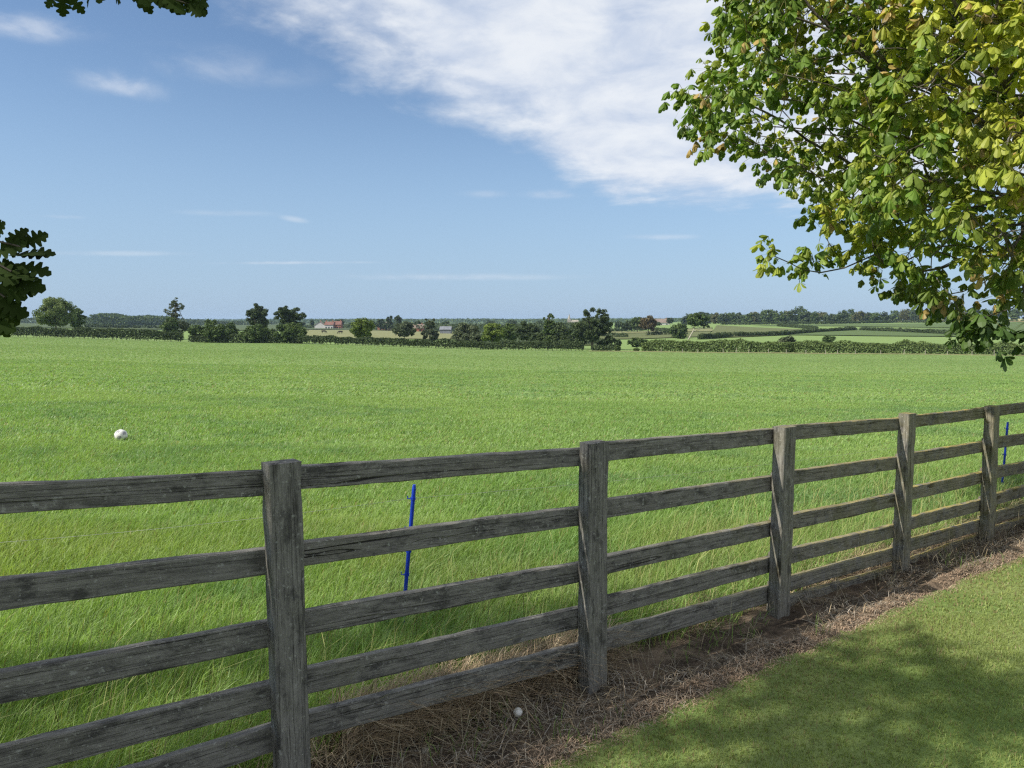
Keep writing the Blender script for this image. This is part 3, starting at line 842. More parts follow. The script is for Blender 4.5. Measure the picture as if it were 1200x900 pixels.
T('field_bush', 1190, 375, 50, 620, 'bush', 'mid', 'dark flat bush on the skyline at the far right', 'bush', seed=34)
T('poplar_tree', 455, 370, 4.0, 500, 'poplar', 'dark', 'left one of the two thin upright poplars on the skyline', seed=35, n=380)
T('poplar_tree', 458.5, 369, 4.0, 505, 'poplar', 'dark', 'right one of the two thin upright poplars on the skyline', seed=36, n=380)
T('field_tree', 466.5, 368.5, 10, 480, 'round', 'dark', 'small open crowned tree just right of the two poplars', seed=37)
VILL = [(398, 374, 11, 640), (381, 377, 14, 660), (366, 374.5, 4, 640), (446, 373, 12, 520), (436, 376, 10, 540), (452, 379, 16, 510), (489, 376, 10, 520),
        (522, 376.5, 16, 540), (413, 378, 10, 650), (354, 377, 10, 640), (533, 379, 14, 560), (600, 374.8, 16, 700), (575, 375.2, 14, 720), (682, 376.5, 14, 500), (725, 377, 12, 520), (805, 374, 14, 640), (770, 377.5, 10, 640), (632, 375.5, 12, 620)]
for i, (px, yt, w, Y) in enumerate(VILL):
    T('village_tree', px, yt, w, Y, 'round', ['dark', 'mid', 'dark'][i % 3], 'small dark tree among the village houses in the middle distance', group='dark trees around the distant village', seed=60 + i)
r_ = rs(5)
ridge = [(805, 367.5), (812, 366), (822, 365), (830, 366.5), (839, 366.5), (848, 367), (857, 366.5), (866, 367), (875, 366.5), (883, 366), (890, 364), (898, 361), (905, 361), (914, 364), (921, 364), (929, 362), (937, 358.5), (945, 364), (953, 365.5), (962, 364.5), (972, 367), (979, 369), (987, 363), (997, 362.5), (1006, 364.5), (1015, 366), (1025, 366), (1036, 365), (1048, 364), (1060, 362), (1072, 362), (1084, 361), (1096, 362), (1110, 363), (1124, 362), (1140, 360), (1156, 362), (1172, 362), (1188, 361), (1204, 362)]
for i, (px, yt) in enumerate([(a, b - 1.6) for a, b in ridge]):
    Y = 640 + r_.uniform(-35, 35) + max(0, px - 1000) * .4
    T('woodland_tree', px, yt, r_.uniform(14, 20), Y, 'bush', ['dark', 'mid', 'dark', 'mid', 'olive'][i % 5], 'dark tree in the long row of woodland along the right skyline', group='woodland trees along the right ridge', seed=200 + i, n=430)
# far-off masses
def wood_mass(name, pts, hgt, label, seed, n, size, pal='dark', depth=120):
    r = rs(seed); mb = MB(); c0, c1 = PAL[pal]
    pts = np.array(pts, float)
    t = r.rand(n); X = np.interp(t, pts[:, 0], pts[:, 1]); Y = np.interp(t, pts[:, 0], pts[:, 2]) + r.rand(n) * depth
    hh = np.interp(t, pts[:, 0], pts[:, 3]) * hgt
    lump = .72 + .4 * vnoise(X / (hgt * 1.2), Y / (hgt * 1.5), seed)
    z = terr(X, Y) + hh * lump * (1 - r.rand(n) ** 2.2)
    col = (c0 + (c1 - c0) * r.rand(n, 1)) * r.uniform(.8, 1.2, (n, 1))
    leaf_cards(mb, np.stack([X, Y, z], -1), np.full(n, size), r, np.array([0, -.3, .5]), col)
    o = mb.build(name, M['leaf'], color=True)
    return tag(o, label, 'woodland', kind='stuff')
def mass_px(name, col_pts, hgt, label, seed, n, size, pal='dark', depth=120):
    x0, x1 = col_pts[0][0], col_pts[-1][0]
    pts = [((px - x0) / (x1 - x0), at(px, 380, Y)[0], Y, h) for px, Y, h in col_pts]
    wood_mass(name, pts, hgt, label, seed, n, size, pal, depth)
mass_px('distant_wood', [(94, 700, .3), (104, 700, .85), (120, 700, 1.0), (138, 700, .9), (146, 700, .25)], 11, 'hazy round-topped wood far off on the left skyline', 300, 5000, 2.0, 'mid')
mass_px('distant_woodland', [(-120, 900, .7), (60, 900, .8), (150, 900, 1.0), (200, 900, .7), (230, 900, .5), (300, 1000, .5)], 9, 'low dark band of far woodland on the left skyline', 301, 7000, 2.2, 'dark')
mass_px('distant_treeline', [(250, 1500, .6), (380, 1500, .8), (560, 1500, 1), (700, 1400, .8), (830, 1300, .6)], 10, 'thin far treeline across the middle of the plain', 302, 9000, 3.2, 'mid', 250)
mass_px('distant_hills_wood', [(60, 3200, .6), (330, 3200, .9), (560, 3200, .7), (720, 3000, 1.0), (860, 2800, .8)], 13, 'faint blue woodland at the edge of the far plain', 303, 9000, 7, 'mid', 900)
mass_px('thicket', [(556, 215, .6), (590, 215, 1), (640, 210, 1), (690, 205, .9), (712, 200, .4)], 3.6, 'dark thicket filling the space behind the middle trees', 305, 4200, .5, 'dark', 25)
mass_px('village_shrubbery', [(345, 610, .4), (420, 610, .7), (455, 500, 1), (560, 480, .9), (640, 480, 1), (720, 470, .8)], 5.5, 'low dark shrubs and garden hedges around the far village', 304, 11000, 1.2, 'dark', 90)

# ------------------------------------------------------------------ hedges
def hedge(name, pts, hgt, wid, pal, label, seed, per_m=120, size=.27, gaps=False, light_top=True):
    """pts: world xy polyline"""
    r = rs(seed); pts = np.array(pts, float)
    seg = np.linalg.norm(np.diff(pts[:, :2], axis=0), axis=1); cum = np.concatenate([[0], np.cumsum(seg)]); Lg = cum[-1]
    n = int(Lg * per_m * hgt)
    t = r.rand(n) * Lg; X = np.interp(t, cum, pts[:, 0]); Y = np.interp(t, cum, pts[:, 1])
    i = np.clip(np.searchsorted(cum, t) - 1, 0, len(seg) - 1); dv = (pts[i + 1, :2] - pts[i, :2]) / seg[i][:, None]
    nv = np.stack([-dv[:, 1], dv[:, 0]], -1)
    hv = hgt * (.70 + .60 * fnoise(t / 2.6, t * 0, seed, 3))
    v = r.rand(n) ** .75; lo = .38 * (.3 + fnoise(t / .8, t * 0 + 3, seed + 3, 2)) if gaps else 0.05
    zz = lo + (hv - lo) * v
    off = (r.beta(.6, .6, n) - .5) * wid * (1.05 - .4 * (zz / hgt) ** 3) * (.8 + .4 * fnoise(t / 1.3, zz, seed + 5, 2))
    P = np.stack([X + nv[:, 0] * off, Y + nv[:, 1] * off, zz], -1)
    b = np.array([pts[:, 0].mean(), pts[:, 1].mean(), 0]); b[2] = tz(b[0], b[1])
    e = empty(name, b, label, 'hedge')
    P[:, 2] += terr(P[:, 0], P[:, 1]); P -= b
    c0, c1 = PAL[pal]; f = (.6 * fnoise(t / 1.6, zz * 1.5, seed + 9, 2) + .4 * r.rand(n))[:, None]
    col = (c0 * (1 - f) + c1 * f) * r.uniform(.8, 1.2, (n, 1))
    mb = MB(); bias = np.concatenate([nv * np.sign(off)[:, None] * .6, np.full((n, 1), .5)], 1)
    leaf_cards(mb, P, np.full(n, size), r, bias, col)
    mb.build('foliage', M['leaf'], e, color=True)
    if not gaps: return e
    ns = min(95, int(Lg / .7))
    for k in range(ns):
        tt = (k + r.rand()) / ns * Lg; x = np.interp(tt, cum, pts[:, 0]) + r.randn() * .12; y = np.interp(tt, cum, pts[:, 1]) + r.randn() * .12
        g = tz(x, y); a = np.array([x, y, g - .1]) - b; mb = MB()
        add_tube(mb, [a, a + np.array([r.randn() * .1, r.randn() * .1, hgt * .75])], [.06, .03], 5)
        mb.build('stem', M['farbark'], e)
    return e
def line_at(pp): return [(at(px, 400, Y)[0], Y) for px, Y in pp]
hedge('boundary_hedge', line_at([(-190, 176), (0, 170), (100, 168), (214, 166)]), 2.25, 1.6, 'dark', 'clipped dark hedge along the far left edge of the field', 401, gaps=True)
hedge('boundary_hedge', line_at([(222, 166.5), (300, 165), (350, 164)]), 1.7, 1.6, 'dark', 'dark hedge bottom beneath the three big bushes', 402)
hedge('boundary_hedge', line_at([(350, 163.5), (430, 160), (520, 155), (600, 150), (684, 147)]), 1.7, 1.5, 'dark', 'long low dark hedge across the middle of the field edge', 403, gaps=True)
hedge('boundary_hedge', line_at([(694, 146.5), (719, 145.5)]), 1.15, 1.5, 'dark', 'short separate piece of dark hedge beside the gap below the big oak', 404)
hedge('boundary_hedge', line_at([(752, 144), (850, 141), (1000, 136.5), (1200, 131.5), (1290, 130)]), 2.15, 1.7, 'hedge', 'long mid green hedge along the right edge of the field', 405)
def line_gp(pp): return [tuple(gp(px, py)[:2]) for px, py in pp]
hedge('hill_hedge', line_gp([(820, 398), (846, 396), (857, 395.2)]), 1.7, 1.6, 'dark', 'short dark hedge at the foot of the leaning tree', 411, 50, .4)
hedge('hill_hedge', line_gp([(861, 395), (915, 393.3), (960, 389.8), (1003, 387.6)]), 1.7, 1.6, 'dark', 'dark hedge curving between olive and green pastures', 412, 40, .45)
hedge('hill_hedge', line_gp([(1008, 387.6), (1050, 389.2), (1104, 392), (1140, 394.6)]), 1.7, 1.6, 'dark', 'dark hedge between the two green pastures on the right hillside', 413, 40, .45)
hedge('hill_hedge', line_gp([(912, 382.5), (935, 384.4), (957, 386.8)]), 1.8, 1.6, 'dark', 'short dark hedge running up the hillside from the olive pasture', 414, 30, .5)
hedge('hill_hedge', line_gp([(845, 380.8), (900, 380.4), (963, 379.8), (1050, 378.3), (1180, 378.4)]), 1.9, 2, 'dark', 'long thin dark hedge below the ridge woodland', 415, 16, .7)
hedge('hill_hedge', line_gp([(700, 394.5), (735, 396)]), 1.7, 1.8, 'dark', 'short dark hedge between the big oak and the green bush', 416, 18, .5)
hedge('hill_hedge', line_gp([(757, 393.8), (775, 393), (795, 392.6)]), 1.7, 1.8, 'dark', 'short dark hedge below the reddish brown tree', 417, 18, .55)
hedge('hill_hedge', line_gp([(768, 388.5), (790, 391)]), 2.0, 2.2, 'dark', 'dark slanting hedge right of the reddish brown tree', 418, 14, .6)
hedge('hill_hedge', line_gp([(100, 384.5), (150, 385), (215, 386)]), 2.0, 2, 'dark', 'far dark hedge behind the left boundary hedge', 419, 12, .7)
hedge('hill_hedge', line_gp([(700, 390), (735, 388.3), (760, 387.2)]), 2.0, 2, 'dark', 'dark hedge at the foot of the trees on the rise', 420, 10, .7)
# pale verge of long dry grass along the right hedge
def verge_fn(a, b):
    px = 690 + a * 600; Y = np.interp(px, [690, 850, 1000, 1200, 1290], [146, 140.5, 136, 131, 129.5]) - 2.6 + b * 1.8
    X = (px - 600) / F * Y
    return np.stack([X, Y, terr(X, Y) + .05 + .12 * np.sin(b * PI)], -1)
grid_sheet('verge', verge_fn, 90, 6, M['pale_field'], 'pale dry grass verge along the foot of the right hedge', 'verge')
def stake_fence():
    b = np.array([*line_at([(1000, 134.4)])[0], 0]); b[2] = tz(b[0], b[1])
    e = empty('stake_fence', b, 'thin line of low pale stakes in front of the right hedge', 'fence')
    r = rs(77)
    for px in (775, 800, 818, 848, 863, 878, 901, 922, 945, 968, 982, 1003, 1033, 1060, 1085, 1111, 1140, 1166, 1190):
        Y = np.interp(px, [690, 850, 1000, 1200], [146, 140.5, 136, 131]) - 2.9
        x = at(px, 400, Y)[0]; g = tz(x, Y); mb = MB(); a = np.array([x, Y, g - .1]) - b
        add_tube(mb, [a, a + np.array([r.randn() * .03, 0, 0.8 + r.rand() * .25])], [.06, .055], 6)
        mb.build('post', M['stake'], e)
stake_fence()

# ------------------------------------------------------------------ buildings, church, cattle
def house(name, px, py, Y, w, d, hw, hr, wall, roof, label, nwin=3, chim=1, rot=0.0, windows=True):
    X = at(px, py, Y)[0]; g = tz(X, Y)
    z0 = at(px, py, Y)[2]; b = (X, Y, min(g, z0))
    e = empty(name, b, label, 'house'); e.rotation_euler.z = rot
    zt = hw
    mb = MB(); add_box(mb, (0, 0, zt / 2 - .2), (w / 2, 0, 0), (0, d / 2, 0), (0, 0, zt / 2 + .2))
    V = [(-w / 2, -d / 2, zt), (-w / 2, d / 2, zt), (-w / 2, 0, zt + hr - .05), (w / 2, -d / 2, zt), (w / 2, d / 2, zt), (w / 2, 0, zt + hr - .05)]
    mb.add(np.array(V), [np.array([[0, 2, 1], [3, 4, 5]])]); mb.build('wall', M[wall], e)
    mb = MB(); ov = .3
    for s in (-1, 1):
        a = np.array([0, s * (d / 4 + ov / 2), zt + hr / 2 - .03]); sl = np.array([0, s * (d / 2 + ov) / 2, -hr / 2 - .1])
        nn = np.array([0, hr, s * 1.0 * (d / 2)]); nn = np.array([0, s * hr, d / 2]); nn = nn / np.linalg.norm(nn)
        add_box(mb, a + nn * .1, (w / 2 + ov, 0, 0), sl, nn * .09)
    rf = mb.build('roof', M[roof], e)
    for k in range(chim):
        mb = MB(); cx = (-.38 + .76 * k / max(1, chim - 1)) * w if chim > 1 else .35 * w
        add_box(mb, (cx, 0, zt + hr + .3), (.35, 0, 0), (0, .3, 0), (0, 0, .9)); mb.build('chimney', M['brick'], rf)
    if windows:
        for k in range(nwin):
            for zf in (.28, .72):
                if hw < 3.5 and zf > .5: continue
                mb = MB(); cx = (-.5 + (k + .5) / nwin) * w
                add_box(mb, (cx, -d / 2 - .02, hw * zf + .2), (.5, 0, 0), (0, .05, 0), (0, 0, .55)); mb.build('window', M['glass'], e)
    return e
house('gable_house', 375.5, 385, 600, 4.8, 8, 2.8, 2.6, 'white_wall', 'brown_roof', 'small white gabled house at the left of the distant village', 1, 1, rot=PI / 2)
house('terrace_house', 386.5, 385, 600, 6.6, 6, 3.2, 2.4, 'white_wall', 'tile', 'long white house with a red roof in the distant village', 3, 2)
house('terrace_house', 396.5, 385, 602, 5.6, 6, 3.4, 2.6, 'brick', 'tile', 'red brick house at the right end of the white and red village row', 3, 1)
house('village_house', 774, 380.5, 700, 15, 9, 2.2, 3.6, 'white_wall', 'brown_roof', 'low house with a broad grey-brown roof on the skyline right of the reddish tree', 3, 1)
house('village_house', 450, 386.5, 540, 8, 7, 3.4, 2.4, 'brick', 'brown_roof', 'brown roofed house below the two poplars', 2, 1)
house('village_house', 489, 387, 500, 9, 7, 2.4, 2.4, 'brick', 'brown_roof', 'brown roofed cottage between the two trees in the pale pasture', 2, 1)
house('barn', 522.5, 388.5, 420, 6, 8, 2.4, 1.6, 'slate', 'slate', 'grey-blue barn right of the slender ragged tree', 0, 0, windows=False)
house('ridge_house', 1016, 376, 700, 9, 7, 4.4, 3.0, 'white_wall', 'tile', 'house half hidden in the ridge woodland behind the chestnut leaves', 2, 1)
def church():
    Y = 1400; X = at(667, 380, Y)[0]; g = tz(X, Y); top = at(667, 367.8, Y)[2] - g
    e = empty('church', (X, Y, g), 'distant stone church with a pointed spire rising over the trees', 'church')
    th = top * .45
    mb = MB(); add_box(mb, (0, 0, th / 2), (3, 0, 0), (0, 3, 0), (0, 0, th / 2)); mb.build('tower', M['stone'], e)
    mb = MB(); add_tube(mb, [(0, 0, th), (0, 0, th + .8), (0, 0, top)], [2.95, 2.6, .12], 8); mb.build('spire', M['stone'], e)
    mb = MB(); add_box(mb, (10, 0, 2), (6.98, 0, 0), (0, 4, 0), (0, 0, 2))
    mb.add(np.array([(3.1, -4, 4), (3.1, 4, 4), (3.1, 0, 7), (17, -4, 4), (17, 4, 4), (17, 0, 7)]), [np.array([[0, 1, 4, 3], [0, 3, 5, 2], [1, 2, 5, 4]]), np.array([[0, 2, 1], [3, 4, 5]])]); mb.build('nave', M['stone'], e)
church()
def cow(px, py, rot, label, sc=1.0):
    p = gp(px, py)
    me = bpy.data.meshes.new('body')
    v = [(0, 0, 1.0), (.55, 0, 1.02), (-.55, 0, 1.02), (-.85, 0, 1.08), (.9, 0, .95), (1.15, 0, .6), (1.32, 0, .25), (1.45, 0, .08)]
    ed = [(0, 1), (0, 2), (2, 3), (1, 4), (4, 5), (5, 6), (6, 7)]
    rad = [.36, .33, .33, .2, .22, .15, .13, .08]
    for sx, root in ((.55, 1), (-.62, 2)):
        for sy in (-.2, .2):
            i = len(v); v += [(sx, sy, .75), (sx + (.06 if sx < 0 else 0), sy, .38), (sx, sy, 0.0)]; rad += [.15, .085, .06]; ed += [(root, i), (i, i + 1), (i + 1, i + 2)]
    i = len(v); v += [(-1.0, 0, .8), (-1.02, 0, .4)]; rad += [.05, .04]; ed += [(3, i), (i, i + 1)]
    me.from_pydata(v, ed, [])
    o = bpy.data.objects.new('cow', me); COL.objects.link(o)
    sk = o.modifiers.new('skin', 'SKIN'); o.modifiers.new('sub', 'SUBSURF').levels = 1
    for k, q in enumerate(rad): me.skin_vertices[0].data[k].radius = (q, q)
    me.skin_vertices[0].data[0].use_root = True
    me.materials.append(M['cow'])
    o.location = (p[0], p[1], p[2] + .32); o.rotation_euler.z = rot; o.scale = (sc,) * 3
    tag(o, label, 'cow', 'dark cattle grazing in the pale pasture')
cow(379.5, 391.5, .15, 'small dark cow grazing below the white gabled house')
cow(399, 392.2, PI + .1, 'small dark cow grazing left of the round bright green tree')
cow(465.5, 394.5, .5, 'small dark cow grazing beside the low greyish tree', .9)

# ------------------------------------------------------------------ foreground trees
def colonize(att, trunk, step, infl, kill, iters, seed, trop=np.array([0, 0, .05])):
    r = rs(seed)
    N = [np.array(p, float) for p in trunk]; par = [-1] + list(range(len(trunk) - 1))
    att = att.copy()
    nd = np.full(len(att), 1e9); ni = np.zeros(len(att), int)
    def upd(k0):
        nonlocal nd, ni
        for k in range(k0, len(N)):
            d = np.linalg.norm(att - N[k], axis=1); m = d < nd; nd[m] = d[m]; ni[m] = k
    upd(0)
    for it in range(iters):
        act = nd < (infl if it > 12 else 9)
        if not act.any(): break
        k0 = len(N); ks = np.unique(ni[act])
        for k in ks:
            m = act & (ni == k); v = att[m] - N[k]; v /= np.linalg.norm(v, axis=1, keepdims=True)
            d = v.mean(0) + trop + r.randn(3) * .12; d /= np.linalg.norm(d)
            q = N[k] + d * step
            N.append(q); par.append(int(k))
        if len(N) > 14000: break
        upd(k0)
        keep = nd > kill
        att, nd, ni = att[keep], nd[keep], ni[keep]
        if not len(att): break
    return np.array(N), np.array(par)
def skeleton_mesh(N, par, r_tip, expo, rmax, sides=(10, 7, 5, 4)):
    n = len(N); ch = [[] for _ in range(n)]
    for i in range(1, n): ch[par[i]].append(i)
    a = np.zeros(n)
    for i in range(n - 1, -1, -1):
        a[i] = max(r_tip ** expo, sum(a[c] for c in ch[i]))
    R = np.minimum(a ** (1 / expo), rmax)
    desc = np.ones(n, int)
    for i in range(n - 1, 0, -1): desc[par[i]] += desc[i]
    mb = MB()
    stack = [(0, None)]
    while stack:
        i, p = stack.pop(); chain = [i] if p is None else [p, i]
        while ch[chain[-1]]:
            c = sorted(ch[chain[-1]], key=lambda q: -R[q])
            for q in c[1:]: stack.append((q, chain[-1]))
            chain.append(c[0])
        if len(chain) < 2: continue
        rr = R[chain].copy()
        if p is not None: rr[0] = rr[1]
        P = N[chain].copy()
        P[1:-1] = P[1:-1] * .5 + (P[:-2] + P[2:]) * .25
        if p is not None: P[0] = N[p]
        k = 0 if rr[0] > .08 else 1 if rr[0] > .03 else 2 if rr[0] > .012 else 3
        add_tube(mb, P, rr, sides[k], cap=False)
    return mb, R, desc, ch
def in_ell(r, n, c, rad):
    d = r.randn(n, 3); d /= np.linalg.norm(d, axis=1, keepdims=True)
    return np.array(c) + d * np.array(rad) * (r.rand(n, 1) ** (1 / 2.4))

# compound palmate leaf templates: verts, faces
def leaflet(L, Wd, droop, fold=.25):
    # along +x ; widest near the tip
    t = np.array([0, .35, .68, .88, 1.0]); w = np.array([.04, .26, .5, .38, 0]) * Wd
    x = t * L; z = -droop * L * t ** 2
    V = []
    for k in range(5):
        if k in (0, 4): V.append([(x[k], 0, z[k])])
        else: V.append([(x[k], -w[k], z[k] - fold * w[k]), (x[k], 0, z[k]), (x[k], w[k], z[k] - fold * w[k])])
    P = [p for g in V for p in g]   # 0 | 1 2 3 | 4 5 6 | 7 8 9 | 10
    t3 = [[0, 2, 1], [0, 3, 2], [7, 8, 10], [8, 9, 10]]
    q4 = [[1, 2, 5, 4], [2, 3, 6, 5], [4, 5, 8, 7], [5, 6, 9, 8]]
    return np.array(P), np.array(t3), np.array(q4)
def palmate(seed, nl):
    r = rs(seed); V = []; T3 = []; Q4 = []; n = 0; LI = []
    angs = np.linspace(-2.2, 2.2, nl)
    for i, a in enumerate(angs):
        L = (1 - .38 * (abs(a) / 2.2) ** 1.5) * r.uniform(.9, 1.08); P, t, q = leaflet(L, L * .50, r.uniform(.15, .6), r.uniform(.1, .5))
        tilt = -r.uniform(.25, .95); roll = r.randn() * .25
        cr, sr = math.cos(roll), math.sin(roll); P = np.stack([P[:, 0], P[:, 1] * cr - P[:, 2] * sr, P[:, 1] * sr + P[:, 2] * cr], -1)
        ct, st = math.cos(tilt), math.sin(tilt); P = np.stack([P[:, 0] * ct - P[:, 2] * st, P[:, 1], P[:, 0] * st + P[:, 2] * ct], -1)
        ca, sa = math.cos(a), math.sin(a); P = np.stack([P[:, 0] * ca - P[:, 1] * sa, P[:, 0] * sa + P[:, 1] * ca, P[:, 2]], -1)
        V.append(P); T3.append(t + n); Q4.append(q + n); n += len(P); LI += [i] * len(P)
    return np.concatenate(V), np.concatenate(T3), np.concatenate(Q4), np.array(LI)
def scatter(mb, tmpl, P, X, Z, size, col_leaf):
    """place template at P with local x axis X and up axis Z (rows), col per instance x leaflet"""
    V, t3, q4, li = tmpl; n = len(P); k = len(V)
    Yv = np.cross(Z, X)
    W_ = P[:, None] + size[:, None, None] * (V[None, :, 0, None] * X[:, None] + V[None, :, 1, None] * Yv[:, None] + V[None, :, 2, None] * Z[:, None])
    o = (np.arange(n) * k)[:, None, None]
    C = col_leaf[:, li]
    mb.add(W_.reshape(-1, 3), [(t3[None] + o).reshape(-1, 3), (q4[None] + o).reshape(-1, 4)], C.reshape(-1, 3))
def unit(v): return v / np.maximum(np.linalg.norm(v, axis=-1, keepdims=True), 1e-9)

CROWN_EDGE = [(836, -40), (850, 8), (822, 55), (808, 92), (792, 128), (806, 150), (806, 172), (840, 172), (868, 186), (900, 188), (926, 212), (940, 236), (962, 258), (968, 290), (985, 318), (1000, 335), (1018, 352), (1045, 362), (1085, 345), (1108, 372), (1125, 384), (1140, 362), (1170, 346), (1210, 345)]
def inside_edge(px, py):
    # even-odd test against the crown outline closed by far corners outside the frame
    poly = CROWN_EDGE + [(4000, 345), (4000, -4000), (700, -4000)]
    ins = np.zeros(len(px), bool); n = len(poly)
    for i in range(n):
        x1, y1 = poly[i]; x2, y2 = poly[(i + 1) % n]
        c = ((y1 > py) != (y2 > py)) & (px < (x2 - x1) * (py - y1) / (y2 - y1 + 1e-12) + x1)
        ins ^= c
    return ins
def chestnut():
    r = rs(21)
    base = np.array([4.95, 6.55, 0]); base[2] = tz(base[0], base[1])
    att = np.concatenate([
        in_ell(r, 2300, (4.9, 6.5, 4.6), (3.0, 2.9, 2.6)),
        in_ell(r, 1700, (3.1, 6.1, 3.9), (2.0, 1.6, 1.35)),
        in_ell(r, 900, (3.9, 5.9, 2.75), (1.5, 1.5, .85)),
        in_ell(r, 500, (2.95, 4.85, 3.05), (.85, .8, 1.0)),
        in_ell(r, 400, (3.5, 5.0, 3.9), (1.0, .8, .8)),
        in_ell(r, 1100, (4.8, 6.5, 6.8), (2.5, 2.5, 1.9)),
        in_ell(r, 700, (3.0, 6.3, 5.3), (1.7, 1.5, .9))])
    px, py, dep = project(att)
    keep = inside_edge(px, py) & (att[:, 2] > 1.45)
    # a sky gap low in the crown
    gap = (((px - 1128) / 42) ** 2 + ((py - 318) / 20) ** 2 < 1) & (py < 345)
    keep &= ~(gap & (r.rand(len(att)) < .9))
    cn = fnoise(att[:, 0] * 1.5 + att[:, 2] * .9, att[:, 1] * 1.5 - att[:, 2] * 1.2, 88, 2)
    keep &= (cn > .37) | (r.rand(len(att)) < .42)
    att = att[keep]
    trunk = [base + np.array([-.01 * k, -.008 * k, .16 * k - .2]) for k in range(15)]
    trunk += [trunk[-1] + np.array([-.05 * k, -.02 * k, .16 * k]) for k in range(1, 9)]
    N, par = colonize(att, trunk, .15, 1.6, .20, 120, 5)
    N = list(N); par = list(par)
    def sprig(pts):
        P = np.array([at(*p) for p in pts]); a = np.array(N); k = int(np.argmin(np.linalg.norm(a - P[0], axis=1)))
        for q in range(len(P)):
            p0 = N[k] ; m = max(1, int(np.linalg.norm(P[q] - p0) / .13))
            for j in range(1, m + 1):
                N.append(p0 + (P[q] - p0) * j / m + r.randn(3) * .012); par.append(k); k = len(N) - 1
    sprig([(985, 316, 5.9), (962, 320, 5.85), (938, 321, 5.8), (925, 308, 5.78), (906, 300, 5.75)])
    sprig([(962, 319, 5.85), (952, 312, 5.84), (950, 303, 5.84)])
    sprig([(1215, 352, 4.9), (1185, 362, 4.85), (1166, 366, 4.8), (1154, 371, 4.8), (1146, 377, 4.78)])
    sprig([(1215, 350, 4.9), (1203, 376, 4.85), (1200, 386, 4.85)])
    sprig([(1120, 350, 5.2), (1122, 360, 5.1), (1124, 366, 5.1)])
    N = np.array(N); par = np.array(par)
    mbT, R, desc, ch = skeleton_mesh(N, par, .0042, 2.25, .27)
    e = empty('horse_chestnut_tree', base, 'leafy chestnut tree with yellowing and browning leaves overhanging the fence on the right', 'tree')
    for v in mbT.v: v -= base
    mbT.build('trunk', M['bark'], e, smooth=True)
    tips = np.nonzero(desc <= 5)[0]
    dirn = unit(N - N[np.maximum(par, 0)] + 1e-6)
    P, D = [], []
    for i in tips:
        m = 15 if desc[i] == 1 else (8 if desc[i] <= 2 else 3)
        for _ in range(m): P.append(N[i]); D.append(dirn[i])
    P = np.array(P); D = np.array(D); n = len(P)
    out = r.randn(n, 3); out -= D * np.sum(out * D, 1, keepdims=True); out = unit(unit(out) + D * .5 + np.array([0, 0, .15]))
    pet = r.uniform(.04, .19, n)
    Pl = P + out * pet[:, None] + np.array([0, 0, -.025])
    px, py, dep = project(Pl); vis = (px > 500) & (px < 1215) & (py > -60) & (py < 420)
    # leaf frame: x outward & level, up mostly up, tilted outward
    Xv = unit(out * np.array([1, 1, .35]) + r.randn(n, 3) * .12); Zv = np.array([0, 0, 1.0]) + r.randn(n, 3) * .28 + Xv * .25
    Zv = unit(Zv - Xv * np.sum(Zv * Xv, 1, keepdims=True))
    size = r.uniform(.055, .104, n)
    # autumn tinge in patches
    nz = fnoise(Pl[:, 0] * 1.1 + 7, Pl[:, 2] * 1.1 + Pl[:, 1] * .8, 61, 2)
    nz2 = fnoise(Pl[:, 0] * 2.1 + 3, Pl[:, 2] * 2.1 + Pl[:, 1] * 1.6, 67, 2)
    near = np.clip((5.7 - Pl[:, 1]) / 1.0, 0, 1) * np.clip((Pl[:, 0] - 2.2) / .8, 0, 1) * np.clip((Pl[:, 2] - 2.15) / .4, 0, 1)
    ye = np.clip((nz - .32) * 2.2, 0, 1) * .75 + near * .7
    ye = np.clip(ye + r.randn(n) * .15, 0, 1)[:, None]
    g = np.array([.13, .215, .034]) * (1 - ye) + np.array([.46, .46, .065]) * ye
    g = g * r.uniform(.8, 1.2, (n, 1))
    low_shade = np.clip((2.35 - Pl[:, 2]) / .5, 0, 1)[:, None] * np.clip((Pl[:, 0:1] - 2.4) / .6, 0, 1); g = g * (1 - low_shade) + np.array([.055, .105, .022]) * low_shade  # shade under the crown, painted into the low leaves as darker green
    br = (nz2 > .70) & (r.rand(n) < .6) | (r.rand(n) < .006 + .16 * near * (nz > .45))
    mb = MB(); kinds = [palmate(1, 7), palmate(2, 5), palmate(3, 7), palmate(4, 6)]
    for ki, tm in enumerate(kinds):
        m = np.arange(n) % 4 == ki
        nl = tm[3].max() + 1
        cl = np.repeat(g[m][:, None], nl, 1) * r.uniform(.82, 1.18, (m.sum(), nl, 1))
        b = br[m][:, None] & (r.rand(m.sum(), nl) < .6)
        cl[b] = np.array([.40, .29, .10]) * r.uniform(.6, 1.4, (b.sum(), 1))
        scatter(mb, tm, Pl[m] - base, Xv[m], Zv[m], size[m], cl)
    # leaf stalks
    a = P - base; b = Pl - base; sd = unit(np.cross(out, np.array([0, 0, 1.0]) + r.randn(n, 3) * .1)) * .0022
    V = np.stack([a - sd, a + sd, b + sd, b - sd], 1).reshape(-1, 3)
    mb.add(V, (np.arange(n)[:, None] * 4 + np.arange(4)[None]), np.array([.16, .15, .05]))
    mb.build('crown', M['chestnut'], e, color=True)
    print('chestnut nodes', len(N), 'leaves', n, 'vis', vis.sum())
chestnut()

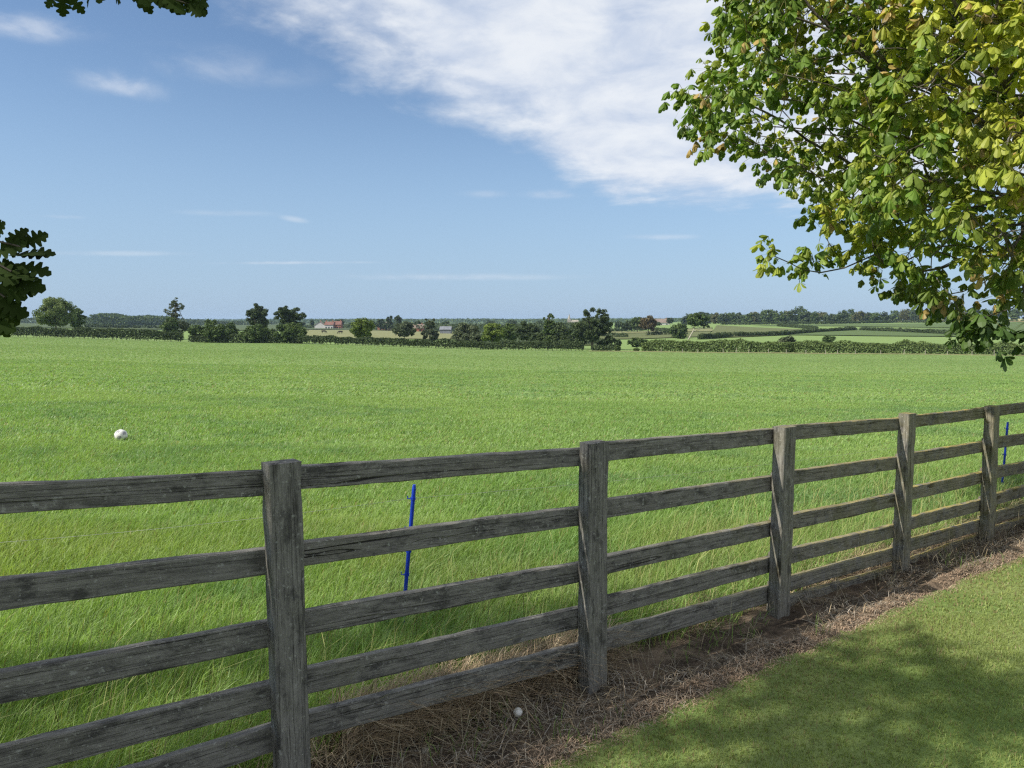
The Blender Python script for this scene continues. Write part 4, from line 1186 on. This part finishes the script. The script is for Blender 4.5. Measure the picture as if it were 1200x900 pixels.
def oak_leaf():
    # lobed outline along +x, midrib folded
    prof = [(0, .02), (.10, .03), (.19, .16), (.25, .17), (.30, .07), (.38, .25), (.45, .27), (.50, .10), (.58, .30), (.66, .31), (.70, .12), (.78, .22), (.85, .22), (.88, .11), (.95, .12)]
    V = [(x, 0, -.12 * x * x) for x, _ in prof] + [(1.0, 0, -.13)]
    n = len(prof)
    for s in (-1, 1): V += [(x, s * y, .12 * y - .12 * x * x) for x, y in prof]
    q = []; t = []
    for s, o in ((-1, n + 1), (1, 2 * n + 1)):
        for k in range(n - 1):
            f = [k, k + 1, o + k + 1, o + k]; q.append(f if s > 0 else f[::-1])
        f = [n - 1, n, o + n - 1]; t.append(f if s > 0 else f[::-1])
    return np.array(V), np.array(t), np.array(q), np.zeros(len(V), int)
def oak():
    r = rs(31)
    base = np.array([-6.9, -3.0, 0.0])
    att = np.concatenate([in_ell(r, 1500, (-6.8, -2.5, 6.3), (4.6, 4.5, 2.5)), in_ell(r, 260, (-4.8, -1.1, 5.0), (2.2, 2.2, 1.3)), in_ell(r, 160, (-3.6, -2.8, 4.8), (2.0, 2.0, 1.3))])
    px, py, dep = project(att)
    keep = ~((dep > 0) & (px > -80) & (px < 1280) & (py > -80))
    att = att[keep]
    trunk = [base + np.array([.012 * k, .01 * k, .2 * k - .2]) for k in range(17)]
    N, par = colonize(att, trunk, .2, 2.2, .38, 110, 6)
    N = list(N); par = list(par)
    def limb(pts, hang=None):
        P = np.array(pts, float); a = np.array(N); k = int(np.argmin(np.linalg.norm(a - P[0], axis=1)))
        for q in range(len(P)):
            p0 = N[k]; m = max(1, int(np.linalg.norm(P[q] - p0) / .12))
            for j in range(1, m + 1):
                N.append(p0 + (P[q] - p0) * j / m + r.randn(3) * .01); par.append(k); k = len(N) - 1
        return k
    nf0 = len(N)
    limb([(-4.6, -1.0, 4.2), (-3.2, 1.0, 3.6), at(-90, 190, 2.6), at(-40, 268, 2.6)])
    nf1 = len(N)
    fine = []
    for pts in ([at(-40, 268, 2.6), at(0, 285, 2.6), at(22, 292, 2.6)], [at(-40, 268, 2.6), at(-20, 310, 2.6), at(15, 325, 2.58)], [at(-40, 268, 2.6), at(-25, 340, 2.62), at(-2, 352, 2.6)]):
        k0 = len(N); limb(pts); fine += list(range(k0, len(N)))
    nf2 = len(N)
    limb([(-3.2, 1.0, 3.6), at(-40, -60, 2.55), at(60, -25, 2.6)])
    for pts in ([at(60, -25, 2.6), at(78, -10, 2.6)], [at(60, -25, 2.6), at(140, -22, 2.6), at(175, -12, 2.6), at(200, -4, 2.6), at(222, 4, 2.6)]):
        k0 = len(N); limb(pts); fine += list(range(k0, len(N)))
    N = np.array(N); par = np.array(par)
    mbT, R, desc, ch = skeleton_mesh(N, par, .0035, 2.3, .30)
    e = empty('oak_tree', base, 'dark shaded oak with lobed leaves hanging into view at the upper left', 'tree')
    for v in mbT.v: v -= base
    mbT.build('trunk', M['bark'], e, smooth=True)
    tips = np.nonzero((desc <= 5) & (np.arange(len(N)) < nf0))[0]
    P = np.repeat(N[tips], 20, 0); n = len(P)
    out = unit(r.randn(n, 3)); P = P + out * (r.rand(n, 1) ** .6) * .30
    px, py, dep = project(P); ok = ~((dep > 0) & (px > -60) & (px < 1260) & (py > -60)); P, out = P[ok], out[ok]; n = len(P)
    size = r.uniform(.11, .18, n)
    # the twigs in view: explicit leaves
    fp, fo, fs = [], [], []
    def lf(px, py, Y, dx, dy, s):
        a = at(px, py, Y); b = at(px + dx, py + dy, Y + r.randn() * .03); fp.append(a); fo.append(unit(b - a)); fs.append(s * .86)
    for (px, py, dx, dy, s) in [
        (-10, 300, 40, -18, .15), (4, 296, 40, -40, .12), (8, 300, 50, -8, .16), (-6, 318, 60, 6, .17), (-12, 330, 40, 20, .16), (2, 326, 50, 12, .17), (-14, 345, 30, 20, .15), (-6, 352, 26, 12, .13),
        (-16, 360, 16, 26, .15), (-24, 290, 20, -34, .14), (-30, 320, 40, 0, .18), (-26, 350, 30, 20, .17), (-30, 372, 30, 10, .14), (-8, 282, 14, -30, .10), (16, 310, 40, 8, .14), (10, 288, 30, -30, .10), (-20, 310, 40, 20, .17),
        (-5, 340, 40, -2, .16), (-22, 376, 24, 6, .13), (20, 300, 30, -4, .14),
        (72, -14, 2, 30, .105), (78, -8, 22, 26, .085), (66, -12, -14, 24, .08), (120, -18, -6, 22, .10), (132, -18, 6, 26, .11), (145, -16, 26, 22, .12), (160, -15, 30, 18, .12), (172, -14, 30, 20, .125), (185, -10, 30, 22, .13), (196, -8, 32, 14, .13),
        (206, -4, 30, 10, .12), (214, 0, 26, 12, .10), (190, -14, 40, -2, .13), (205, -12, 36, 8, .11), (218, 2, 24, 2, .09), (219, 4, 18, 16, .085), (222, 4, 24, 18, .075), (150, -22, 20, 22, .13), (178, -20, 24, 24, .14), (110, -20, -8, 20, .1)]:
        lf(px, py, 2.6, dx, dy, s)
        if r.rand() < .55: lf(px + r.randn() * 7, py + r.randn() * 6 - 4, 2.66, dx + r.randn() * 14, dy + r.randn() * 10, s * .85)
    P = np.concatenate([P, np.array(fp)]); out = np.concatenate([out, np.array(fo)]); size = np.concatenate([size, np.array(fs)])
    nfi = len(fp); n = len(P)
    Z = np.tile(np.array([0, 0, 1.0]), (n, 1)) + r.randn(n, 3) * .5
    Z[-nfi:] = np.array([.15, -.85, .35]) + r.randn(nfi, 3) * .28
    Z = unit(Z - out * np.sum(Z * out, 1, keepdims=True))
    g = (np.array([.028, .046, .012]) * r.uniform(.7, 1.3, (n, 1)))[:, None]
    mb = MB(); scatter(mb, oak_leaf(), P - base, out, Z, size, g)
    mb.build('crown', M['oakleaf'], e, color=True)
    print('oak nodes', len(N), 'leaves', n)
oak()

# ------------------------------------------------------------------ light, sky, air
SUN_B, SUN_E = 245.5, 42.0
sv = np.array([math.sin(math.radians(SUN_B)) * math.cos(math.radians(SUN_E)), math.cos(math.radians(SUN_B)) * math.cos(math.radians(SUN_E)), math.sin(math.radians(SUN_E))])
sl = bpy.data.lights.new('sun', 'SUN'); sl.energy = 4.8; sl.angle = math.radians(.55); sl.color = (1.0, .94, .84)
so = bpy.data.objects.new('sun', sl); COL.objects.link(so); so.location = (-20, -10, 30)
so.rotation_euler = Vector([float(a) for a in sv]).to_track_quat('Z', 'Y').to_euler()
SKY_S = .097
def world():
    w = bpy.data.worlds.new('World'); SC.world = w; w.use_nodes = True
    nt = NT(w.node_tree); bg = w.node_tree.nodes['Background']
    sky = nt.node('ShaderNodeTexSky', sky_type='NISHITA'); sky.sun_disc = False
    sky.sun_elevation = math.radians(SUN_E); sky.sun_rotation = math.radians(SUN_B); sky.air_density = 1.0; sky.dust_density = .6; sky.ozone_density = 1.3; sky.altitude = 60
    d = nt.node('ShaderNodeTexCoord').outputs['Generated']
    sp = nt.node('ShaderNodeSeparateXYZ'); nt.l.new(d, sp.inputs[0])
    z = nt.math('MAXIMUM', sp.outputs[2], .012)
    px = nt.math('DIVIDE', sp.outputs[0], z); py = nt.math('DIVIDE', sp.outputs[1], z)
    cb = nt.node('ShaderNodeCombineXYZ'); nt.set(cb.inputs[0], px); nt.set(cb.inputs[1], py); p = cb.outputs[0]
    # the cloud deck lies right of a slanting front, nearer than a far edge
    f1 = nt.math('SUBTRACT', nt.math('MULTIPLY', nt.math('ADD', px, 1.12), .916), nt.math('MULTIPLY', nt.math('SUBTRACT', py, 2.43), .40))
    f2 = nt.math('MULTIPLY', nt.math('SUBTRACT', 7.2, py), .30)
    mk = nt.math('MINIMUM', f1, f2)
    n1 = nt.noise(nt.mapping(d, (1, 1, 2.0), (3.1, 1.7, 0)), 4.2, 8, .56, .25)
    n1b = nt.noise(nt.mapping(p, (1, .7, 1), (4.1, 2.7, 0), (0, 0, .5)), 2.2, 8, .6, .2)
    n1 = nt.math('ADD', nt.math('MULTIPLY', n1, .5), nt.math('MULTIPLY', n1b, .5))
    n2 = nt.noise(nt.mapping(d, (1, 1, 2.3), (9.4, 5.2, 0)), 11.0, 7, .58, .3)
    cov = nt.math('ADD', nt.math('MULTIPLY', n1, .75), nt.math('MULTIPLY', n2, .25))
    lift = nt.smooth(mk, -.85, .95, -.40, .25)
    dens = nt.smooth(nt.math('ADD', cov, lift), .43, .73)
    # thin separate wisps
    def wisp(px_, py_, ang, lx, ly, amt):
        dd = ray(px_, py_); c = (dd[0] / dd[2], dd[1] / dd[2])
        m = nt.node('ShaderNodeMapping', vector_type='TEXTURE'); nt.l.new(p, m.inputs[0])
        m.inputs['Location'].default_value = (c[0], c[1], 0); m.inputs['Rotation'].default_value = (0, 0, ang); m.inputs['Scale'].default_value = (lx, ly, 1)
        ln = nt.node('ShaderNodeVectorMath', operation='LENGTH'); nt.l.new(m.outputs[0], ln.inputs[0])
        a = nt.smooth(ln.outputs['Value'], 1.0, .1)
        return nt.math('MULTIPLY', a, nt.smooth(nt.math('ADD', n2, nt.math('MULTIPLY', a, .15)), .42, .75, 0, amt * .62))
    for args in [(140, 100, .12, .26, .30, .85), (30, 32, .1, .30, .22, .8), (265, 80, .1, .5, .35, .40), (265, 250, 0, .6, .35, .35), (345, 257, 0, .16, .4, .5), (330, 308, -.08, 2.6, .55, .6), (130, 297, .0, 2.0, .7, .40), (520, 325, .0, 4, 2.2, .5), (650, 228, 0, .4, .35, .7), (770, 278, 0, .8, .5, .55), (570, 228, 0, .3, .3, .45), (75, 254, 0, .4, .3, .6)]:
        dens = nt.math('MAXIMUM', dens, wisp(*args))
    hz = nt.smooth(sp.outputs[2], .0, .34, .78, 0.0)
    shade = nt.smooth(nt.math('ADD', nt.math('MULTIPLY', n2, .6), nt.math('MULTIPLY', n1, .4)), .36, .64)
    ccol = nt.mix(shade, (.43, .49, .60), (.64, .665, .70))
    skyc = nt.mix(1.0, sky.outputs[0], (SKY_S * .84, SKY_S * .93, SKY_S * 1.02), 'MULTIPLY')
    skyc = nt.mix(hz, skyc, (.265, .385, .555))
    col = nt.mix(nt.math('MULTIPLY', dens, .93), skyc, ccol)
    nt.set(bg.inputs['Color'], col); bg.inputs['Strength'].default_value = 1.0
world()
def haze():
    m = bpy.data.materials.new('air'); m.use_nodes = True; t = m.node_tree; t.nodes.remove(t.nodes['Principled BSDF'])
    v = t.nodes.new('ShaderNodeVolumePrincipled'); v.inputs['Color'].default_value = (.55, .74, 1, 1); v.inputs['Density'].default_value = HAZE; v.inputs['Anisotropy'].default_value = .2
    t.links.new(v.outputs[0], t.nodes['Material Output'].inputs['Volume'])
    mb = MB(); lo, hi = -10.0, 18.0
    add_box(mb, (0, 0, (lo + hi) / 2), (12500, 0, 0), (0, 12500, 0), (0, 0, (hi - lo) / 2))
    o = mb.build('haze', m); tag(o, 'thin pale summer haze over the plain', 'haze', kind='stuff')
HAZE = 1.1e-4
if HAZE: haze()
SC.cycles.use_denoising = False
SC.cycles.filter_width = 1.3
SC.cycles.max_bounces = 8; SC.cycles.transparent_max_bounces = 4; SC.cycles.volume_bounces = 0; SC.cycles.diffuse_bounces = 4
vs = SC.view_settings; vs.view_transform = 'Standard'; vs.look = 'None'; vs.exposure = 0.45; vs.gamma = 1.0; vs.use_curve_mapping = False
